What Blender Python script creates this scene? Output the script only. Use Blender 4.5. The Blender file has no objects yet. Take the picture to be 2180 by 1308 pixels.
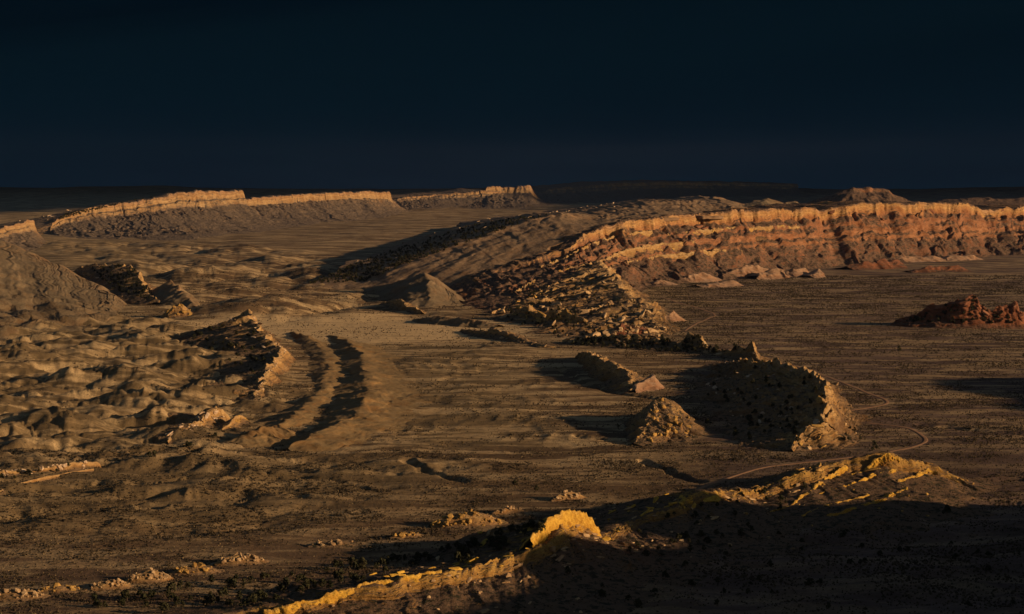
import bpy, bmesh, math, random
import numpy as np
from mathutils import Vector, Matrix

random.seed(7)
RNG = np.random.default_rng(11)
SC = bpy.context.scene
COL = SC.collection

# ------------------------------------------------------------------ camera
CAM_H = 200.0
F_PX, PW, PH, HORIZON = 4068.0, 2180.0, 1308.0, 340.0
PITCH = math.atan((PH / 2 - HORIZON) / F_PX)
cam_d = bpy.data.cameras.new('camera')
cam = bpy.data.objects.new('camera', cam_d)
COL.objects.link(cam)
cam_d.sensor_width = 36.0
cam_d.lens = 36.0 * F_PX / PW
cam_d.clip_start, cam_d.clip_end = 1.0, 400000.0
cam.location = (0, 0, CAM_H)
cam.rotation_euler = (math.pi / 2 - PITCH, 0, 0)
SC.camera = cam

# ------------------------------------------------------------------ light
SUN_EL = math.radians(12.5)
SUN_TO = Vector((1.0, -0.30, 0)).normalized()          # horizontal direction towards the sun
SUN_DIR = Vector((SUN_TO.x * math.cos(SUN_EL), SUN_TO.y * math.cos(SUN_EL), math.sin(SUN_EL)))
sun_d = bpy.data.lights.new('sun', 'SUN')
sun_d.energy = 5.0
sun_d.angle = math.radians(0.5)
sun_d.color = (1.0, 0.665, 0.375)
sun = bpy.data.objects.new('sun', sun_d)
COL.objects.link(sun)
sun.rotation_euler = SUN_DIR.to_track_quat('Z', 'Y').to_euler()
sun.location = (3000, -900, 2000)

world = bpy.data.worlds.new('World')
SC.world = world
world.use_nodes = True
wn = world.node_tree
wn.nodes.clear()
w_out = wn.nodes.new('ShaderNodeOutputWorld')
w_bg = wn.nodes.new('ShaderNodeBackground')
w_sky = wn.nodes.new('ShaderNodeTexSky')
w_sky.sky_type = 'NISHITA'
w_sky.sun_disc = False
w_sky.sun_elevation = SUN_EL
w_sky.sun_rotation = math.atan2(SUN_TO.x, SUN_TO.y)
wn.links.new(w_sky.outputs[0], w_bg.inputs[0])
w_bg.inputs[1].default_value = 0.031                     # late light under a storm: a dark sky
wn.links.new(w_bg.outputs[0], w_out.inputs[0])

SC.view_settings.view_transform = 'Standard'
SC.view_settings.look = 'None'
SC.view_settings.gamma = 1.0
SC.view_settings.use_curve_mapping = False
SC.view_settings.exposure = 0.24
SC.render.engine = 'CYCLES'
SC.cycles.max_bounces = 4
SC.cycles.diffuse_bounces = 2
SC.cycles.use_denoising = True

# ------------------------------------------------------------------ helpers: image measurement -> place
_c, _s = math.cos(PITCH), math.sin(PITCH)

def ray(px, py):
    dx = (px - PW / 2) / F_PX
    dz = -(py - PH / 2) / F_PX
    return np.array([dx, _c + dz * _s, -_s + dz * _c])

def at_ground(px, py, z=0.0):
    r = ray(px, py)
    k = (z - CAM_H) / r[2]
    return np.array([0, 0, CAM_H]) + r * k

def at_row(px, py, by):
    """a point seen at (px, py) standing as far away as the flat ground seen in row by"""
    g = at_ground(px, by)
    r = ray(px, py)
    return np.array([0, 0, CAM_H]) + r * (g[1] / r[1])

def project(x, y, z):
    zz = z - CAM_H
    depth = y * _c - zz * _s
    up = y * _s + zz * _c
    return PW / 2 + F_PX * x / depth, PH / 2 - F_PX * up / depth

# ------------------------------------------------------------------ helpers: noise
def _h(ix, iy, iz, seed):
    h = (ix.astype(np.uint32) * np.uint32(374761393) + iy.astype(np.uint32) * np.uint32(668265263)
         + iz.astype(np.uint32) * np.uint32(2147483647) + np.uint32(seed * 974711 + 12345))
    h = (h ^ (h >> np.uint32(13))) * np.uint32(1274126177)
    h = (h ^ (h >> np.uint32(16))) * np.uint32(2246822519)
    return h ^ (h >> np.uint32(13))

_G2 = np.array([(math.cos(a), math.sin(a)) for a in np.linspace(0, 2 * math.pi, 16, endpoint=False)], np.float32)
_G3 = RNG.normal(size=(64, 3)).astype(np.float32)
_G3 /= np.linalg.norm(_G3, axis=1, keepdims=True)

def pn2(x, y, seed=0):
    x = np.asarray(x, np.float64); y = np.asarray(y, np.float64)
    x, y = np.broadcast_arrays(x, y)
    fx, fy = np.floor(x), np.floor(y)
    ix, iy = fx.astype(np.int64), fy.astype(np.int64)
    u, v = (x - fx).astype(np.float32), (y - fy).astype(np.float32)
    su = u * u * u * (u * (u * 6 - 15) + 10)
    sv = v * v * v * (v * (v * 6 - 15) + 10)
    z0 = np.zeros_like(ix)
    def g(a, b):
        k = (_h(ix + a, iy + b, z0, seed) >> np.uint32(5)) & np.uint32(15)
        gr = _G2[k]
        return gr[..., 0] * (u - a) + gr[..., 1] * (v - b)
    n = (g(0, 0) * (1 - su) + g(1, 0) * su) * (1 - sv) + (g(0, 1) * (1 - su) + g(1, 1) * su) * sv
    return n * 1.5

def pn3(x, y, z, seed=0):
    x, y, z = np.broadcast_arrays(np.asarray(x, np.float64), np.asarray(y, np.float64), np.asarray(z, np.float64))
    fx, fy, fz = np.floor(x), np.floor(y), np.floor(z)
    ix, iy, iz = fx.astype(np.int64), fy.astype(np.int64), fz.astype(np.int64)
    u, v, w = (x - fx).astype(np.float32), (y - fy).astype(np.float32), (z - fz).astype(np.float32)
    s = lambda t: t * t * t * (t * (t * 6 - 15) + 10)
    su, sv, sw = s(u), s(v), s(w)
    def g(a, b, c):
        k = (_h(ix + a, iy + b, iz + c, seed) >> np.uint32(5)) & np.uint32(63)
        gr = _G3[k]
        return gr[..., 0] * (u - a) + gr[..., 1] * (v - b) + gr[..., 2] * (w - c)
    l = lambda a, b, t: a + (b - a) * t
    n0 = l(l(g(0, 0, 0), g(1, 0, 0), su), l(g(0, 1, 0), g(1, 1, 0), su), sv)
    n1 = l(l(g(0, 0, 1), g(1, 0, 1), su), l(g(0, 1, 1), g(1, 1, 1), su), sv)
    return l(n0, n1, sw) * 1.5

def fbm2(x, y, o=4, seed=0, gain=.5, lac=2.03, mode=0):
    """mode 0 plain, 1 ridged (sharp crests), 2 billow (round tops, sharp creases)"""
    a, t, n = 1.0, 0.0, 0.0
    for i in range(o):
        v = pn2(x, y, seed + i * 17)
        if mode == 1: v = 1 - 2 * np.abs(v)
        elif mode == 2: v = 2 * np.abs(v) - .6
        t = t + a * v; n += a
        a *= gain
        x, y = x * lac + 13.7, y * lac - 7.1
    return t / n

def fbm3(x, y, z, o=4, seed=0, gain=.5, lac=2.03, mode=0):
    a, t, n = 1.0, 0.0, 0.0
    for i in range(o):
        v = pn3(x, y, z, seed + i * 17)
        if mode == 1: v = 1 - 2 * np.abs(v)
        elif mode == 2: v = 2 * np.abs(v) - .6
        t = t + a * v; n += a
        a *= gain
        x, y, z = x * lac + 13.7, y * lac - 7.1, z * lac + 3.3
    return t / n

def sstep(a, b, x):
    t = np.clip((x - a) / (b - a), 0, 1)
    return t * t * (3 - 2 * t)

def erode(x, y, gx, gy, cell, o=4, seed=0, detail=1.3):
    """branching gullies that run down the slope (gx, gy): -1 in the channels .. 1 on the spurs"""
    x = np.asarray(x, np.float64) / cell; y = np.asarray(y, np.float64) / cell
    g = np.hypot(gx, gy) + 1e-6
    d0x, d0y = (-gy / g * 1.7).astype(np.float32), (gx / g * 1.7).astype(np.float32)
    h = np.zeros(x.shape, np.float32); hx = np.zeros_like(h); hy = np.zeros_like(h)
    a, f = .55, 1.
    for k in range(o):
        px, py = x * f + k * 17.3 + .5, y * f - k * 9.1 + .5
        fx, fy = np.floor(px), np.floor(py)
        ix, iy = fx.astype(np.int64), fy.astype(np.int64)
        u, v = (px - fx).astype(np.float32), (py - fy).astype(np.float32)
        dx, dy = d0x - hy * detail, d0y + hx * detail
        ln = np.hypot(dx, dy) + 1e-6
        m = np.minimum(ln, 2.2) / ln
        dx, dy = dx * m, dy * m
        va = np.zeros_like(h); vs = np.zeros_like(h); wt = np.zeros_like(h)
        z0 = np.zeros_like(ix)
        for i in (-1, 0, 1):
            for j in (-1, 0, 1):
                hh = _h(ix + i, iy + j, z0, seed + k)
                rx = ((hh & np.uint32(1023)).astype(np.float32) / 1023 - .5) * .7
                ry = (((hh >> np.uint32(10)) & np.uint32(1023)).astype(np.float32) / 1023 - .5) * .7
                qx, qy = u - .5 - i - rx, v - .5 - j - ry
                w = np.exp(-2.6 * (qx * qx + qy * qy))
                mg = (qx * dx + qy * dy) * 6.2832
                va += np.cos(mg) * w; vs += -np.sin(mg) * w; wt += w
        va /= wt; vs /= wt
        h += va * a; hx += vs * dx * a * f; hy += vs * dy * a * f
        a *= .45; f *= 2.
    return h

def grid_slope(X, Y, Z):
    Xi, Xj = np.gradient(X); Yi, Yj = np.gradient(Y); Zi, Zj = np.gradient(Z)
    det = Xi * Yj - Xj * Yi
    det = np.where(np.abs(det) < 1e-6, 1e-6, det)
    return (Zi * Yj - Zj * Yi) / det, (Zj * Xi - Zi * Xj) / det

# ------------------------------------------------------------------ helpers: meshes
def grid_mesh(name, X, Y, Z, attrs=None, flip=False):
    nr, nc = X.shape
    me = bpy.data.meshes.new(name)
    co = np.stack([X, Y, Z], -1).reshape(-1, 3).astype(np.float32)
    i = np.arange(nr * nc).reshape(nr, nc)
    a, b, c, d = i[:-1, :-1], i[:-1, 1:], i[1:, 1:], i[1:, :-1]
    q = np.stack([a, d, c, b] if flip else [a, b, c, d], -1).reshape(-1, 4)
    me.vertices.add(len(co)); me.vertices.foreach_set('co', co.ravel())
    me.loops.add(q.size); me.loops.foreach_set('vertex_index', q.ravel().astype(np.int32))
    me.polygons.add(len(q)); me.polygons.foreach_set('loop_start', (np.arange(len(q)) * 4).astype(np.int32))
    me.update(calc_edges=True)
    for k, v in (attrs or {}).items():
        at = me.attributes.new(k, 'FLOAT', 'POINT')
        at.data.foreach_set('value', np.broadcast_to(v, X.shape).ravel().astype(np.float32))
    return me

def link(name, me, mat=None, parent=None):
    o = bpy.data.objects.new(name, me)
    COL.objects.link(o)
    if mat is not None and me is not None and len(me.materials) == 0:
        me.materials.append(mat)
    if parent is not None: o.parent = parent
    return o

def tag(o, label=None, cat=None, group=None, kind=None):
    if label: o['label'] = label
    if cat: o['category'] = cat
    if group: o['group'] = group
    if kind: o['kind'] = kind
    return o

# ------------------------------------------------------------------ materials
def nodes_of(name):
    m = bpy.data.materials.new(name)
    m.use_nodes = True
    nt = m.node_tree
    b = nt.nodes['Principled BSDF']
    b.inputs['Roughness'].default_value = 0.95
    b.inputs['Specular IOR Level'].default_value = 0.1
    return m, nt, b

class N:
    """small node writer"""
    def __init__(s, nt): s.nt = nt
    def new(s, t, **k):
        n = s.nt.nodes.new(t)
        for a, v in k.items(): setattr(n, a, v)
        return n
    def lk(s, a, b): s.nt.links.new(a, b)
    def pos(s): return s.new('ShaderNodeNewGeometry').outputs['Position']
    def attr(s, name): return s.new('ShaderNodeAttribute', attribute_name=name).outputs['Fac']
    def scaled(s, v, sc, rot=(0, 0, 0)):
        n = s.new('ShaderNodeMapping'); n.inputs['Scale'].default_value = sc; n.inputs['Rotation'].default_value = rot
        s.lk(v, n.inputs['Vector']); return n.outputs[0]
    def noise(s, v, scale, detail=6, rough=.55, dist=0):
        n = s.new('ShaderNodeTexNoise'); n.inputs['Scale'].default_value = scale
        n.inputs['Detail'].default_value = detail; n.inputs['Roughness'].default_value = rough
        n.inputs['Distortion'].default_value = dist
        s.lk(v, n.inputs['Vector']); return n.outputs['Fac']
    def vor(s, v, scale):
        n = s.new('ShaderNodeTexVoronoi'); n.inputs['Scale'].default_value = scale
        s.lk(v, n.inputs['Vector']); return n.outputs['Distance']
    def rng(s, v, a, b, c=0., d=1.):
        n = s.new('ShaderNodeMapRange'); n.inputs[1].default_value = a; n.inputs[2].default_value = b
        n.inputs[3].default_value = c; n.inputs[4].default_value = d
        s.lk(v, n.inputs[0]); return n.outputs[0]
    def math(s, op, a, b):
        n = s.new('ShaderNodeMath', operation=op)
        for i, v in enumerate((a, b)):
            if isinstance(v, (int, float)): n.inputs[i].default_value = v
            else: s.lk(v, n.inputs[i])
        return n.outputs[0]
    def mix(s, f, a, b, mode='MIX'):
        n = s.new('ShaderNodeMix', data_type='RGBA', blend_type=mode)
        for i, v in ((0, f), (6, a), (7, b)):
            if isinstance(v, (int, float)): n.inputs[i].default_value = v
            elif isinstance(v, tuple): n.inputs[i].default_value = (*v, 1) if len(v) == 3 else v
            else: s.lk(v, n.inputs[i])
        return n.outputs[2]
    def ramp(s, v, stops, interp='LINEAR'):
        n = s.new('ShaderNodeValToRGB'); e = n.color_ramp.elements; n.color_ramp.interpolation = interp
        while len(e) < len(stops): e.new(0.5)
        for k, (p, c) in enumerate(stops):
            e[k].position = p; e[k].color = (*c, 1)
        s.lk(v, n.inputs[0]); return n.outputs[0]
    def bump(s, h, bsdf, dist=1., strength=1.):
        n = s.new('ShaderNodeBump'); n.inputs['Distance'].default_value = dist; n.inputs['Strength'].default_value = strength
        s.lk(h, n.inputs['Height']); s.lk(n.outputs[0], bsdf.inputs['Normal'])

def ground_material():
    m, nt, b = nodes_of('desert_ground'); n = N(nt)
    p = n.pos()
    grass, shale, red = n.attr('grass'), n.attr('shale'), n.attr('red')
    big = n.noise(p, .004, 5)
    fine = n.noise(p, .35, 6, .65)
    mid = n.noise(p, .04, 6, .6)
    streak = n.noise(n.scaled(p, (.010, .042, .03), (0, 0, math.radians(-12))), 1., 6, .62, .9)
    soil = n.mix(n.rng(big, .35, .65), (.082, .050, .027), (.20, .125, .061))
    soil = n.mix(red, soil, n.mix(n.rng(n.noise(p, .012, 6, .6), .36, .64), (.078, .047, .038), (.168, .110, .086)))
    shl = n.mix(n.rng(n.noise(p, .015, 5), .38, .62), (.14, .095, .047), (.215, .145, .069))
    soil = n.mix(shale, soil, shl)
    straw = n.mix(n.rng(mid, .35, .65), (.47, .325, .165), (.62, .45, .235))
    gf = n.math('MINIMUM', n.math('MULTIPLY', n.rng(streak, .46, .58), grass), 1.)
    c = n.mix(n.math('MAXIMUM', gf, n.rng(n.math('MULTIPLY', grass, n.rng(streak, .36, .5, .55, 1.)), .95, 1.7)), soil, straw)
    sunlit_patch = n.rng(grass, 1.05, 1.6)
    c = n.mix(n.math('MULTIPLY', sunlit_patch, n.rng(streak, .36, .55, .3, 1.)), c, (.66, .475, .25))  # pale grass streak, brightened in colour to look sunlit
    tuft = n.rng(n.noise(p, .9, 4, .7), .46, .62)
    dots = n.math('MULTIPLY', n.math('MULTIPLY', tuft, n.rng(mid, .3, .6, .25, .75)), n.rng(sunlit_patch, 0., 1., 1., .25))
    c = n.mix(dots, c, n.mix(shale, (.085, .066, .04), (.13, .105, .06)))
    c = n.mix(n.rng(fine, .3, .7), n.mix(1., c, (.72, .72, .72), 'MULTIPLY'), c)
    n.lk(c, b.inputs['Base Color'])
    hh = n.math('ADD', n.math('MULTIPLY', fine, .7), n.math('MULTIPLY', n.noise(p, .9, 4, .7), .8))
    n.bump(hh, b, 1.2, .55)
    return m

def rock_material(name, stops, talus, talus_from=.62, scale=.12, bump=1.2, dark=.55, strata=9., flat=.75, veg=.0):
    """stops colour the beds from foot (0) to crest (1); debris of colour talus lies where the face is flat"""
    m, nt, b = nodes_of(name); n = N(nt)
    p = n.pos()
    st = n.attr('bed')
    wob = n.noise(p, scale * .25, 4)
    v = n.math('ADD', st, n.rng(wob, .2, .8, -.11, .11))
    c = n.ramp(v, stops)
    # thin beds
    bd = n.new('ShaderNodeCombineXYZ'); n.lk(n.math('MULTIPLY', v, strata), bd.inputs[2])
    bn = n.noise(bd.outputs[0], 1., 5, .75)
    c = n.mix(n.rng(bn, .38, .62), n.mix(1., c, (dark, dark * .92, dark * .85), 'MULTIPLY'), c)
    # stains, patches
    pt = n.noise(p, scale, 6, .65)
    c = n.mix(n.rng(pt, .35, .7), n.mix(1., c, (.62, .52, .45), 'MULTIPLY'), c)
    nz = n.new('ShaderNodeSeparateXYZ'); g = n.new('ShaderNodeNewGeometry'); n.lk(g.outputs['True Normal'], nz.inputs[0])
    fl = n.math('ADD', nz.outputs[2], n.rng(pt, 0, 1, -.12, .12))
    tl = n.mix(n.rng(n.noise(p, scale * 3, 5, .7), .3, .7), tuple(x * .7 for x in talus), talus)
    if veg:
        tl = n.mix(n.rng(n.noise(p, .22, 5, .7), .56 - veg * .12, .62 - veg * .1), tl, (.035, .032, .018))
    c = n.mix(n.rng(fl, flat - .05, flat + .12), c, tl)
    n.lk(c, b.inputs['Base Color'])
    hh = n.math('ADD', n.noise(p, scale * 2.5, 8, .68), n.math('MULTIPLY', n.vor(n.scaled(p, (1, 1, 2.2)), scale * 3.5), .35))
    n.bump(hh, b, bump / scale * .12, .9)
    return m

M_ground = ground_material()
YEL, ORA, CRM = (.50, .33, .125), (.42, .235, .10), (.56, .42, .235)
M_esc = rock_material('banded_sandstone', [(0, (.19, .105, .065)), (.25, (.24, .13, .08)), (.42, (.38, .20, .105)), (.6, (.36, .185, .10)),
        (.75, (.33, .165, .09)), (.84, (.46, .25, .11)), (.93, (.55, .35, .15)), (1, (.44, .28, .15))], (.17, .105, .068), scale=.05, strata=26, flat=.66, veg=.35)
M_mesa = rock_material('grey_mesa_rock', [(0, (.20, .15, .10)), (.4, (.25, .185, .12)), (.52, (.30, .21, .13)), (.6, (.42, .30, .16)), (.85, (.46, .31, .15)), (1, (.40, .26, .15))],
        (.19, .14, .095), scale=.03, strata=16, flat=.80, veg=.15)
M_fin = rock_material('yellow_sandstone', [(0, (.20, .13, .07)), (.35, (.34, .22, .10)), (.7, (.47, .31, .13)), (1, (.55, .40, .20))], (.19, .125, .072), scale=.16, strata=12, flat=.78, veg=.4)
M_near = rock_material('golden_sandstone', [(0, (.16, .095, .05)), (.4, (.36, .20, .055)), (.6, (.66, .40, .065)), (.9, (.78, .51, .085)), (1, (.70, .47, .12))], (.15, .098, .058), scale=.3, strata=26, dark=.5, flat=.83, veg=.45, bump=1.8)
M_ridge = rock_material('shade_brown_sandstone', [(0, (.15, .09, .05)), (.4, (.26, .155, .07)), (.8, (.44, .28, .085)), (1, (.54, .36, .10))], (.15, .096, .058), scale=.28, strata=22, dark=.5, flat=.78, veg=.4, bump=1.6)  # browner copy of the gold: shade painted in, sunlit ribs keep the gold
M_shale = rock_material('grey_shale', [(0, (.20, .155, .095)), (.5, (.235, .185, .115)), (.8, (.26, .205, .13)), (1, (.27, .19, .11))], (.20, .152, .09), scale=.05, strata=7, dark=.8, flat=.9, bump=.5)
M_tan = rock_material('tan_shale', [(0, (.26, .18, .11)), (.5, (.29, .21, .13)), (.8, (.32, .235, .15)), (1, (.36, .25, .15))], (.27, .19, .115), scale=.05, strata=9, dark=.8, flat=.93, bump=.5, veg=.1)
M_mud = rock_material('ochre_mudstone', [(0, (.25, .18, .09)), (.5, (.27, .19, .09)), (1, (.30, .205, .095))], (.25, .18, .09), scale=.06, strata=6, dark=.85, flat=.93, bump=.35)
M_red = rock_material('red_sandstone', [(0, (.19, .085, .05)), (.5, (.27, .115, .06)), (1, (.30, .14, .085))], (.15, .085, .055), scale=.12, strata=8, flat=.8, veg=.3)
M_pale = rock_material('pale_slickrock', [(0, (.24, .135, .085)), (.5, (.38, .24, .15)), (1, (.50, .35, .23))], (.36, .235, .15), scale=.10, strata=8, flat=.8, bump=.6)

# ------------------------------------------------------------------ terrain
def pix_mask(x, y, poly_px, soft=40.):
    """1 inside a polygon given by its ground corners, fading over soft metres outside"""
    P = np.array([at_ground(*q)[:2] for q in poly_px])
    inside = np.zeros(x.shape, bool)
    dist = np.full(x.shape, 1e9)
    for k in range(len(P)):
        a, b = P[k], P[(k + 1) % len(P)]
        cond = ((a[1] > y) != (b[1] > y))
        xin = (b[0] - a[0]) * (y - a[1]) / (b[1] - a[1] + 1e-9) + a[0]
        inside ^= cond & (x < xin)
        d = b - a
        t = np.clip(((x - a[0]) * d[0] + (y - a[1]) * d[1]) / (d @ d), 0, 1)
        dist = np.minimum(dist, np.hypot(x - a[0] - t * d[0], y - a[1] - t * d[1]))
    return np.where(inside, 1., np.clip(1 - dist / soft, 0, 1) ** 2 * (3 - 2 * np.clip(1 - dist / soft, 0, 1)))

def line_dist(x, y, pts_px):
    P = np.array([at_ground(*q)[:2] for q in pts_px])
    dist = np.full(x.shape, 1e9)
    for a, b in zip(P[:-1], P[1:]):
        d = b - a
        t = np.clip(((x - a[0]) * d[0] + (y - a[1]) * d[1]) / (d @ d), 0, 1)
        dist = np.minimum(dist, np.hypot(x - a[0] - t * d[0], y - a[1] - t * d[1]))
    return dist

BADLAND = [(-400, 650), (60, 668), (200, 680), (300, 700), (420, 740), (470, 800), (470, 850), (400, 900), (300, 945), (-400, 945)]
FARHILLS = [(150, 520), (330, 520), (560, 545), (640, 590), (760, 660), (560, 665), (430, 625), (330, 570)]
TERRACE = [(840, 735), (1010, 735), (1060, 800), (1080, 870), (1110, 935), (930, 945), (890, 850)]
LOWHILLS = [(-400, 985), (250, 1000), (480, 975), (850, 1000), (720, 1040), (450, 1095), (-400, 1110)]
LOWRIGHT = [(1250, 1420), (1450, 1230), (1750, 1150), (2000, 1085), (2350, 1060), (2350, 1420)]
ARROYOS = [([(1368, 978), (1385, 990), (1420, 998), (1445, 1012), (1475, 1022), (1530, 1035)], 3.6, 2.6),
           ([(1190, 785), (1215, 800), (1250, 818), (1290, 832), (1340, 842), (1400, 850)], 4., 2.4),
           ([(1225, 928), (1270, 934), (1330, 943), (1360, 947)], 3.5, 2.2),
           ([(870, 985), (900, 998), (940, 1010), (990, 1022)], 3.5, 2.4),
           ([(150, 960), (200, 966), (250, 972)], 3., 2.2),
           ([(270, 853), (330, 860), (380, 870), (420, 873)], 3., 2.2),
           ([(0, 880), (90, 895), (150, 920), (200, 935)], 2.5, 1.6),
           ([(560, 1010), (700, 1020), (800, 1040)], 3., 1.6),
           ([(1960, 905), (2060, 915), (2180, 925)], 5., 2.),
           ([(1960, 1018), (2080, 1022), (2180, 1020)], 5., 2.4)]
ROAD_A = [(1395, 632), (1440, 645), (1490, 660), (1518, 668), (1523, 674), (1505, 682), (1478, 693), (1455, 705)]
ROAD_B = [(1625, 765), (1660, 775), (1700, 783), (1740, 797), (1790, 815), (1845, 836), (1880, 848), (1892, 856), (1880, 862), (1850, 868), (1800, 876), (1780, 884)]
ROAD_C = [(1840, 902), (1900, 908), (1935, 913), (1955, 922), (1972, 936), (1970, 944), (1945, 953), (1890, 962), (1800, 975), (1700, 985), (1640, 992), (1580, 1008), (1530, 1025), (1500, 1036), (1440, 1065)]
ROADS = (ROAD_A, ROAD_B, ROAD_C)

def ground_base(x, y, smooth=False):
    o = 1 if smooth else 3
    z = fbm2(x / 700., y / 900., 2 if smooth else 4, 3) * 5. * np.clip(y / 2500., .5, 3)
    if not smooth: z = z + fbm2(x / 120., y / 90., 3, 9) * .8
    wx = x + 22 * pn2(x / 90., y / 90., 41); wy = y + 22 * pn2(x / 90., y / 90., 42)
    bl = pix_mask(x, y, BADLAND, 110)
    c, s_ = math.cos(.35), math.sin(.35)
    rx, ry = wx * c + wy * s_, -wx * s_ + wy * c
    z = z + bl * (fbm2(rx / 120., ry / 78., min(o, 2), 51, .4, 2.1) * 13. + (fbm2(rx / 75., ry / 52., min(o, 2), 53, .35, 2.1, 2) + .3) * 8.)
    fh = pix_mask(x, y, FARHILLS, 200)
    z = z + fh * (fbm2(wx / 210., wy / 330., o, 61, .42, 2.1, 2) + .3) * 18.
    te = pix_mask(x, y, TERRACE, 90)
    q = fbm2(x / 110. + .3, y / 300., o, 71)
    z = z + te * (sstep(-.05, .1, q) * 1.1 + sstep(.15, .3, q) * .9)
    lh = pix_mask(x, y, LOWHILLS, 110)
    z = z + lh * (fbm2(wx / 150., wy / 80., o, 81, .45, 2.1, 2) + .3) * 7.
    lr = pix_mask(x, y, LOWRIGHT, 60)
    z = z + lr * fbm2(wx / 85., wy / 60., o, 87) * 5.5
    # valley fans: long low swells
    z = z + fbm2(wx / 260. + y / 600., wy / 90. - x / 420., o, 91) * 1.1 * np.clip(y / 1800., .3, 1.5)
    # behind the far mesas the land stays low and rolling
    z = z + sstep(9000, 16000, y) * fbm2(x / 3000., y / 4000., 4, 111) * 60
    return z, np.clip(bl + fh + lh * .8 + te * .5 + lr * .6, 0, 1)

def ground_z(x, y, detail=True):
    z, hills = ground_base(x, y)
    if not detail: return z
    gx, gy = grid_slope(x, y, ground_base(x, y, True)[0])
    g = np.hypot(gx, gy)
    rd = np.minimum(np.minimum(line_dist(x, y, ROAD_A), line_dist(x, y, ROAD_B)), line_dist(x, y, ROAD_C))
    off = sstep(6, 25, rd)
    big = np.clip(y / 1700., .8, 3)
    z = z + erode(x, y, gx, gy, 85., 4, 301) * (hills * 3.5 * sstep(.0, .22, g) + .35 * sstep(.0, .05, g)) * off
    z = z + erode(x, y, gx, gy, 190., 2, 321) * .6 * sstep(.0, .04, g) * off * (1 - hills)
    z = z + erode(x, y, gx, gy, 30., 2, 341) * hills * .6 * sstep(.02, .25, g)
    te = pix_mask(x, y, TERRACE, 120)
    ph = line_dist(x, y, [(640, 950), (700, 914), (757, 873), (778, 832), (776, 790), (768, 756), (752, 735)]) / 19. + 1.1 * pn2(x / 70., y / 70., 351)
    z = z + te * (np.abs(ph - np.floor(ph) - .5) * 2) ** 2 * .9 * sstep(-.2, .4, pn2(x / 90., y / 90., 353))
    z = z + fbm2(x / 9., y / 9., 3, 101) * .35 * sstep(5, 14, rd)
    for pts, w, dep in ARROYOS:
        xx = x + 3 * pn2(x / 17., y / 17., 5); yy = y + 4 * pn2(x / 19., y / 19., 6)
        d = line_dist(xx, yy, pts)
        z = z - dep * (1 - sstep(w * .6, w * 1.5, d)) * sstep(4, 9, rd)
    return z

GROUND = {}
def build_ground():
    az_in = np.linspace(-.302, .302, 780)
    left = -.302 - np.geomspace(.002, .9, 50)
    right = .302 + np.geomspace(.002, .9, 50)
    az = np.concatenate([left[::-1], az_in, right])
    py = np.linspace(1400, 470, 520)
    d1 = CAM_H * F_PX / (py - HORIZON)
    d2 = np.geomspace(d1[-1], 14000, 150)[1:]
    d3 = np.geomspace(14000, 40000, 30)[1:]
    d0 = np.geomspace(150, d1[0], 24)[:-1]
    D = np.concatenate([d0, d1, d2, d3])
    T = np.tan(az)
    Y = np.repeat(D[:, None], len(az), 1)
    X = Y * T[None, :]
    Z = ground_z(X, Y)
    px, py_ = project(X, Y, 0 * X)
    shale = np.maximum(pix_mask(X, Y, BADLAND, 150), np.maximum(pix_mask(X, Y, LOWHILLS, 100), pix_mask(X, Y, TERRACE, 60)))
    shale = np.maximum(shale, sstep(500, 200, px) * (py_ < 760))
    grass = np.clip(1.15 - .55 * sstep(900, 1050, py_) - .25 * shale - .5 * sstep(1250, 1500, px), .25, 1)
    grass = grass + 1.3 * pix_mask(X, Y, [(560, 690), (800, 684), (1010, 694), (980, 712), (760, 716), (600, 704)], 130)  # extra pale grass painted where the valley streak catches the sun
    red = sstep(1350, 1600, px) * .9 + .35 * sstep(1050, 1250, py_)
    GROUND.update(D=D, T=T, Z=Z)
    me = grid_mesh('desert_ground', X, Y, Z, dict(grass=grass, shale=np.clip(shale, 0, 1), red=np.clip(red, 0, 1)))
    return tag(link('desert_ground', me, M_ground), kind='structure')
build_ground()

# ------------------------------------------------------------------ ridges
def resample(P, n, weight):
    seg = np.linalg.norm(np.diff(P[:, :2], axis=0), axis=1) * .5 * (weight[:-1] + weight[1:])
    t = np.concatenate([[0], np.cumsum(seg)])
    return np.linspace(0, t[-1], n), t

def smooth1(a, k):
    if k < 1: return a
    ker = np.hanning(2 * k + 3)[1:-1]; ker /= ker.sum()
    ap = np.concatenate([np.repeat(a[:1], k, 0), a, np.repeat(a[-1:], k, 0)])
    if a.ndim == 1: return np.convolve(ap, ker, 'valid')
    return np.stack([np.convolve(ap[:, j], ker, 'valid') for j in range(a.shape[1])], 1)

def prof_u(prof, n):
    """n samples of u along the profile, closer together where it is steep"""
    p = np.array(prof, float)
    uu = np.linspace(0, 1, 400)
    zz = np.interp(uu, p[:, 0], p[:, 1])
    l = np.concatenate([[0], np.cumsum(np.hypot(np.diff(uu), np.diff(zz) * 1.1))])
    return np.interp(np.linspace(0, l[-1], n), l, uu)

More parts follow.
